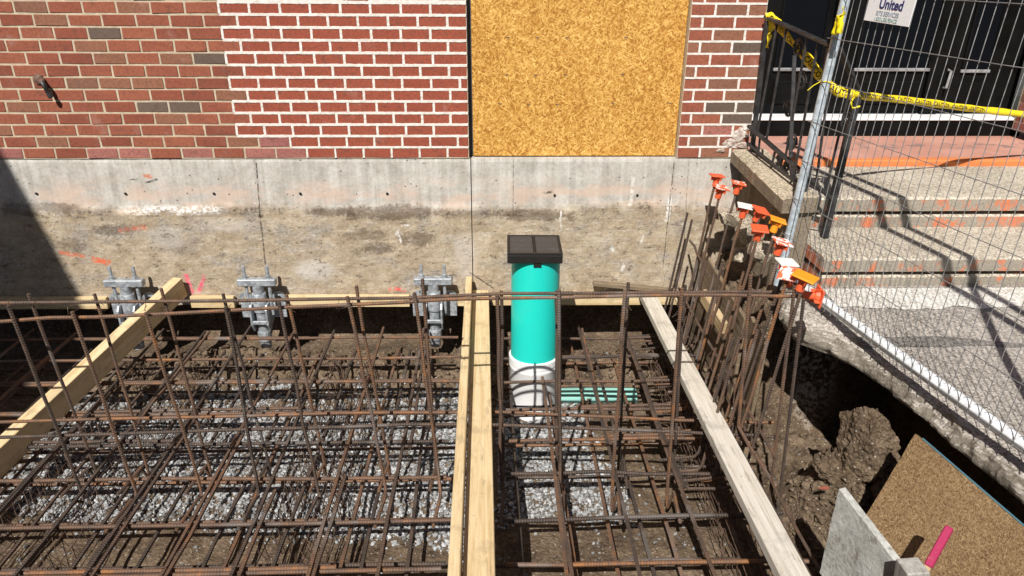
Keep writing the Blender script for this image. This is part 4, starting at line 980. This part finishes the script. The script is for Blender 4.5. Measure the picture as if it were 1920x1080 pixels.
# sloping end rail and newel
E0, E1 = U(1574, 92, y=-0.74), U(1613, 178, y=-0.66)
sq('end_rail', T1+np.array([0, -.01, .01]), E0, 0.038, 0.016); sq('end_rail', E0, E1, 0.040, 0.016)
N0 = U(1545, 446, z=Z2); N1 = E1+np.array([-0.015, 0.0, -0.012])
sq('newel_post', N1, N0, 0.036); sq('bottom_rail', B1, N0*0.72+N1*0.28, 0.026, 0.02); sq('lower_rail', C1, N0*0.86+N1*0.14, 0.014)
for k in (0.35, 0.7): sq('baluster', (T1 if k < .5 else E0*.5+E1*.5)+np.array([.02, 0, 0]), B1*(1-k)+(N0*.72+N1*.28)*k, 0.012)
scroll(U(1590, 222, y=-.66), .035, 1.5, 1)

# ------------------------------------------------------------------ temporary fence
fe = thing('temporary_fence', 'galvanised welded wire fence panel leaning beside the pit', 'fence', (1.9, -2.2, 0.05))
P0 = U(1464, 508, z=0.10); P1 = U(1920, 850, z=0.075); fd = (P1-P0); fd[2] = 0; fd /= np.linalg.norm(fd)
PT = U(1585, 0, y=P0[1]); fu = PT-P0; fu /= np.linalg.norm(fu)
FL, FH = 3.35, 1.85
FB = P0+np.array([0, 0, 0.0])
def fp(s, h): return FB+fd*s+fu*h/fu[2]
fz = np.cross(fd, fu); fz /= np.linalg.norm(fz)
pipe('post', [fp(0, -0.085), fp(0, FH+.05)], 0.0235, 'fence_tube', fe, 14); pipe('post', [fp(FL, -0.10), fp(FL, FH+.05)], 0.0215, 'fence_tube', fe, 12)
pipe('mid_post', [fp(2.02, -0.10), fp(2.02, FH+.30)], 0.0225, 'fence_tube', fe, 12)
pipe('bottom_rail', [fp(0.02, 0.0), fp(FL, 0.0)], 0.0255, 'fence_rail', fe, 14)
pipe('top_rail', [fp(0.0, FH), fp(FL, FH)], 0.026, 'fence_tube', fe, 12)
pipe('upper_rail', [fp(-.1, FH+0.30), fp(FL, FH+0.30)], 0.026, 'fence_tube', fe, 12)
off = -fz*0.026 if fz[0] > 0 else fz*0.026
if off[0] > 0: off = -off
nW = int(FL/0.0525)
for i in range(1, nW):
    s = i*0.0525; b0 = math.sin(i*.9)*.004
    pipe('wire', [fp(s, -0.028)+off, fp(s+b0, FH*.5)+off+fz*b0, fp(s, FH+0.02)+off], 0.0017, 'fence_wire', fe, 5)
for k in range(10):
    h = 0.012+k*0.203
    if h < FH+.05: pipe('cross_wire', [fp(-0.03, h)+off*1.14, fp(FL*.33, h-.006)+off*1.16, fp(FL*.66, h)+off*1.14, fp(FL, h)+off*1.14], 0.0018, 'fence_wire', fe, 5)
for k in range(10):     # wire wrapped round the post
    h = 0.012+k*0.203
    if h < FH: 
        A = np.linspace(0, 1.6*math.pi, 9); pipe('wrap', [fp(0, h)+fd*0.0262*math.cos(t)+off/np.linalg.norm(off)*0.0262*math.sin(t)+fu*0.012*t/4 for t in A], 0.0017, 'fence_wire', fe, 5)
nB = int(FL/0.105)
for i in range(1, nB*2):   # wires bent round the bottom rail
    s = i*0.0525; A = np.linspace(-0.6, 2.6, 7); on = off/np.linalg.norm(off)
    pipe('wrap', [fp(s+.001*k, 0)+on*0.028*math.cos(t)+np.array([0, 0, 1])*0.028*math.sin(t) for k, t in enumerate(A)], 0.0018, 'fence_wire', fe, 5)
# sign
sg = thing('fence_sign', 'white sign with navy and grey lettering wired on the fence panel', 'sign', tuple(fp(0.4, 1.5)))
def plane_hit(px, py):
    a, b = px-960, py-540; d = MV.T @ np.array([(a*_cr+b*_sr)/F_PX, 1, (-a*_sr+b*_cr)/F_PX]); q = FB+off*1.3
    return CAM+d*(np.dot(q-CAM, fz)/np.dot(d, fz))
SL, SR = plane_hit(1622, 38), plane_hit(1706, 51); sx = SR-SL; SW = np.linalg.norm(sx); sx /= SW; sn = np.cross(sx, fu); sn /= np.linalg.norm(sn); sy = np.cross(sn, sx)
if np.dot(sn, CAM-SL) < 0: sn = -sn
SH = 0.137; RS = np.stack([sx, sy, sn], 1); SCn = SL+sx*SW/2+sy*SH/2+sn*0.006
v, f, l = box(SCn, (SW/2, SH/2, 0.0015), RS, .0008); mk('panel', v, f, 'sign', sg)
def text(s, size, pos, mat, par, R, name='lettering', bold=0.0, sxk=1.0):
    cu = bpy.data.curves.new('t', 'FONT'); cu.body = s; cu.size = size; cu.align_x = 'CENTER'; cu.align_y = 'CENTER'; cu.extrude = 0.0006; cu.offset = bold
    to = bpy.data.objects.new('t', cu); COL.objects.link(to); bpy.context.view_layer.update()
    me = to.to_mesh(); L = np.array([q.co[:] for q in me.vertices]); L[:, 0] *= sxk; Fs = [list(q.vertices) for q in me.polygons]; to.to_mesh_clear(); bpy.data.objects.remove(to)
    return mk(name, L@np.asarray(R).T+pos, Fs, mat, par)
def sp_(u, v): return SCn+sx*u*SW/2+sy*v*SH/2+sn*0.0026
text('United', SH*0.42, sp_(0.06, 0.10), 'navy', sg, RS, bold=SH*.008)
text('SITE SERVICES', SH*0.19, sp_(0.0, -0.46), 'grey_print', sg, RS, sxk=.95)
text('1.833.USS.FENCE', SH*0.165, sp_(-0.02, -0.80), 'green_print', sg, RS, sxk=.95)
sw = []
for i in range(14):
    t = i/13; a = math.radians(20+165*t); wd = 0.012*math.sin(math.pi*min(t*1.25, 1))*SH/0.17+.0012
    c0 = np.array([-.20*SW+math.cos(a)*SW*0.17, .10*SH+math.sin(a)*SH*0.36, 0])
    for q in (-1, 1): sw.append(SCn+sn*0.0026+sx*(c0[0]+q*wd*.5*math.cos(a))+sy*(c0[1]+q*wd*.5*math.sin(a)))
o = mk('emblem', sw, [[2*i, 2*i+1, 2*i+3, 2*i+2] for i in range(13)], 'navy', sg)

# ------------------------------------------------------------------ caution tape
def ribbon(name, pts, w, parent, mat='tape', ups=None, k=5, twist=0.0, letters=None):
    P = smoothpath(pts, k); n = len(P); V, L = [], []; s = 0
    for i in range(n):
        T = P[min(i+1, n-1)]-P[max(i-1, 0)]; T = T/np.linalg.norm(T)
        u = np.array(ups if ups is not None else (0, 0, 1.0)); u = u-T*np.dot(u, T); u /= np.linalg.norm(u); b = np.cross(T, u)
        a = twist*math.sin(i*0.55)+0.2*math.sin(i*1.3); u2 = u*math.cos(a)+b*math.sin(a)
        if i: s += np.linalg.norm(P[i]-P[i-1])
        ww = w*(1+0.12*math.sin(i*1.7))
        for q, cc in ((-1, 0), (0, 0.006), (1, 0)):
            V.append(P[i]+u2*ww/2*q+b*cc); L.append((s, q*w/2, 0))
    Fs = [[i*3+j, (i+1)*3+j, (i+1)*3+j+1, i*3+j+1] for i in range(n-1) for j in range(2)]
    o = mk(name, V, Fs, mat, parent, lc=L, smooth=True)
    mod = o.modifiers.new('thickness', 'SOLIDIFY'); mod.thickness = 0.0008
    if letters:
        cu = bpy.data.curves.new('t', 'FONT'); cu.body = letters; cu.size = w*0.78; cu.align_y = 'CENTER'; cu.resolution_u = 2; cu.offset = w*.012
        to = bpy.data.objects.new('t', cu); COL.objects.link(to); bpy.context.view_layer.update(); me = to.to_mesh()
        L2 = np.array([q.co[:] for q in me.vertices]); F2 = [list(q.vertices) for q in me.polygons]; to.to_mesh_clear(); bpy.data.objects.remove(to)
        S_ = np.array([L[i*3][0] for i in range(n)]); VV = np.array(V).reshape(n, 3, 3); W2 = []; keep = []
        for q in L2:
            sv = q[0]+0.03; keep.append(sv < S_[-1]-.01); k_ = min(max(np.searchsorted(S_, sv)-1, 0), n-2); t_ = min(max((sv-S_[k_])/(S_[k_+1]-S_[k_]), 0), 1)
            lo, mi, hi = VV[k_]*(1-t_)+VV[k_+1]*t_; vv = q[1]/(w/2); pt = mi+(hi-mi)*vv if vv > 0 else mi+(mi-lo)*vv
            nrm = np.cross(VV[k_+1, 1]-VV[k_, 1], hi-lo); nrm /= np.linalg.norm(nrm)
            if np.dot(nrm, CAM-pt) < 0: nrm = -nrm
            W2.append(pt+nrm*0.0022)
        F2 = [f for f in F2 if all(keep[k] for k in f)]
        stuff(mk('lettering', W2, F2, 'black_plastic', o))
    return o
tp = thing('caution_tape', 'yellow caution tape draped from the railing and stretched across the doorway', 'tape', tuple(U(1600, 178, y=-.68)))
ribbon('draped_strip', [U(1436, 33, y=-.075), U(1447, 33, y=-.10), U(1465, 55, y=-.2), U(1490, 85, y=-.36), U(1520, 118, y=-.52), U(1545, 152, y=-.62), U(1570, 170, y=-.69), U(1598, 178, y=-.70)], 0.055, tp, twist=.4, letters='CAUTION  CAUTION  CAUTION  CAUTION')
ribbon('stretched_strip', [U(1596, 178, y=-.70), U(1640, 182, y=-.62), U(1720, 190, y=-.45), U(1800, 201, y=-.3), U(1880, 210, y=-.15), U(1990, 222, y=0.05)], 0.042, tp, twist=.3, letters='   CAUTION  CAUTION  CAUTION  CAUTION  CAUTION  CAUTION  CAUTION')
ribbon('hanging_end', [U(1445, 36, y=-.085), U(1444, 60, y=-.085), U(1438, 90, y=-.09)], 0.05, tp, twist=.4)
ribbon('tie', [U(1600, 180, y=-.69), U(1596, 190, y=-.69), U(1598, 202, y=-.68), U(1612, 200, y=-.68)], 0.02, tp, 'yellow', twist=.8)
kn = thing('tape_knot', 'knot of yellow tape tied on the galvanised fence post', 'tape', tuple(plane_hit(1582, 40)))
ribbon('loop', [plane_hit(1582, 18)-sn*0, plane_hit(1590, 24)+sn*.02, plane_hit(1588, 33)+sn*.03, plane_hit(1581, 32)+sn*.03], 0.03, kn, 'yellow', twist=.8)
ribbon('tail', [plane_hit(1586, 30)+sn*.03, plane_hit(1582, 46)+sn*.03, plane_hit(1574, 66)+sn*.03], 0.032, kn, 'yellow', ups=(1, -.4, 0), twist=.3)
ribbon('tail', [plane_hit(1587, 32)+sn*.034, plane_hit(1588, 48)+sn*.036, plane_hit(1586, 64)+sn*.034], 0.028, kn, 'yellow', ups=(1, -.4, 0), twist=.3)
ty = thing('post_tie', 'thin yellow cord tied round the fence post and railing', 'cord', tuple(plane_hit(1545, 155)))
A = np.linspace(0, 2*math.pi, 14); c = fp(0, (plane_hit(1545, 155)-P0)[2])
pipe('loop', [c+fd*.027*math.cos(t)+off/np.linalg.norm(off)*.027*math.sin(t)+fu*.004*math.sin(3*t) for t in A], 0.003, 'yellow', ty, 5)
pipe('end', [c+off*1.05, c+off*1.2+np.array([-.03, 0, -.02]), c+off*1.3+np.array([-.055, 0, -.045])], 0.002, 'yellow', ty, 5)

# ------------------------------------------------------------------ boards, stake and post in the near corner
def quad_board(name, A, B, D, t, mat, lab, cat, rag=0.0):
    """board with corner A, edge A->B and edge A->D (made square), thickness t"""
    A, B, D = map(lambda q: np.asarray(q, float), (A, B, D)); x = B-A; W = np.linalg.norm(x); x /= W; y = D-A; y -= x*np.dot(x, y); H = np.linalg.norm(y); y /= H; z = np.cross(x, y)
    if z[2] < 0: z = -z; 
    R = np.stack([x, y, z], 1); v, f, l = box(A+x*W/2+y*H/2-z*t/2, (W/2, H/2, t/2), R, .003, rag)
    return tag(mk(name, v, f, mat, lc=l), lab, cat)
A = U(1716, 813, y=-2.22); B = U(1590, 1022, y=-2.34); D = U(1925, 993, y=-2.74)
q4 = [A, A+(B-A)*1.08, A+(B-A)*1.08+(D-A)*1.4, A+(D-A)*1.4]; nn = np.cross(B-A, D-A); nn /= np.linalg.norm(nn)
if nn[2] < 0: nn = -nn
bx_ = (B-A)/np.linalg.norm(B-A); by_ = np.cross(nn, bx_)
V = []; L = []; nseg = 16
for off_ in (0.0, -0.018):
    for k in range(4):
        for m_ in range(nseg):
            q_ = q4[k]+(q4[(k+1) % 4]-q4[k])*m_/nseg
            if m_: q_ = q_+(np.mean(q4, axis=0)-q_)*0.012*fbm(k*5.3+m_*.41, 0, 0, 3)
            V.append(q_+nn*off_); L.append((np.dot(q_-A, bx_), np.dot(q_-A, by_), off_))
n_ = 4*nseg
lb = thing('leaning_board', 'brown weathered strand board leaning under the broken pavement edge', 'board', tuple(q4[2]))
mk('sheet', V, [list(range(n_)), list(range(n_, 2*n_))[::-1]]+[[k, n_+k, n_+(k+1) % n_, (k+1) % n_] for k in range(n_)], 'osb_old', lb, lc=L)
pipe('painted_edge', [q4[0]+(q4[3]-q4[0])*t_-nn*.008+np.array([.004, 0, 0]) for t_ in np.linspace(0.04, 1, 9)], 0.0048, 'blue_edge', lb, 5)
A = U(1573, 917, y=-2.50); B = U(1700, 1082, y=-2.82); D = A+np.array([0, 0, -0.26])
q4 = [A, A+(B-A)*1.5, A+(B-A)*1.5+(D-A)*1.6, A+(D-A)*1.6]; nn = np.cross(B-A, D-A); nn /= np.linalg.norm(nn)
if np.dot(nn, CAM-A) < 0: nn = -nn
V = []; nseg = 14
for off_ in (0.0, -0.030):
    for k in range(4):
        a_, b_ = q4[k], q4[(k+1) % 4]
        for m_ in range(nseg):
            q_ = a_+(b_-a_)*m_/nseg; jit_ = 0.004*fbm(k*3.3+m_*.37, 0, 0, 3) if m_ else 0
            V.append(q_+nn*off_+((q4[2]-q4[0])/np.linalg.norm(q4[2]-q4[0]))*jit_*(1 if k < 2 else -1)*2)
n_ = 4*nseg
Fs = [list(range(n_)), list(range(n_, 2*n_))[::-1]]+[[k, n_+k, n_+(k+1) % n_, (k+1) % n_] for k in range(n_)]
tag(mk('insulation_board', V, Fs, 'foam'), 'pale grey chipped board standing on edge in front of the leaning brown board', 'board')
pk = thing('pink_stake', 'wooden stake with a pink sprayed head leaning over the brown board', 'stake', tuple(U(1745, 1050, y=-2.8)))
a, b = U(1781, 988, y=-2.72), U(1740, 1062, y=-2.78); d = b-a
board('painted_head', a, b, 0.026, 0.026, 'pink_paint', pk, bev=.004); board('shaft', b, b+d*2.2, 0.0255, 0.0255, 'pine_dirty', pk, bev=.004)
c = U(1712, 1060, y=-2.86); o = board('timber_post', c, c+np.array([.03, -.02, -.42]), 0.075, 0.075, 'grey_wood', up=(0, 1, 0)); tag(o, 'sawn grey timber post end beside the pink stake', 'post')
for i, (px, py) in enumerate(((1560, 905), (1578, 900), (1588, 912), (1545, 915), (1640, 1080))):
    p = U(px, py, z=pit_z(*U(px, py, z=-.85)[:2])+.01); bm_ = rock(p, (.018+.008*(i % 2), .014, .010), 'red', 'brick fragment %s in the red crumbs beside the grey board' % ['long', 'square', 'pointed', 'flat', 'last'][i], i); bm_.name = 'brick_fragment'; bm_['category'] = 'fragment'; bm_['group'] = 'brick fragments'; bm_['label'] = 'small red brick fragment lying in the red crumbs on the soil'

# ------------------------------------------------------------------ neighbouring wing (left of the frame, throws the big shadow)
nb = thing('neighbour_wing', 'plain rendered side wing of the house throwing a shadow over the pit', 'building', (-7, -4.5, 0))
v, f, l = box((-7.0, -4.6, 2.55), (2.58, 4.58, 2.548)); mk('wall', v, f, 'render', nb)
v, f, l = box((-6.99, -4.6, 5.18), (2.6, 4.6, 0.08)); mk('roof', v, f, 'roof', nb)
for y in (-7.2, -4.6, -2.0):
    v, f, l = box((-4.415, y, 2.6), (0.012, 0.5, 0.7), None, .003); w_ = mk('window', v, f, 'sill_white', nb)
    v, f, l = box((-4.400, y, 2.6), (0.004, 0.44, 0.64)); mk('pane', v, f, 'glass', w_)
for o in bpy.data.objects:
    if '_o' in o: del o['_o']
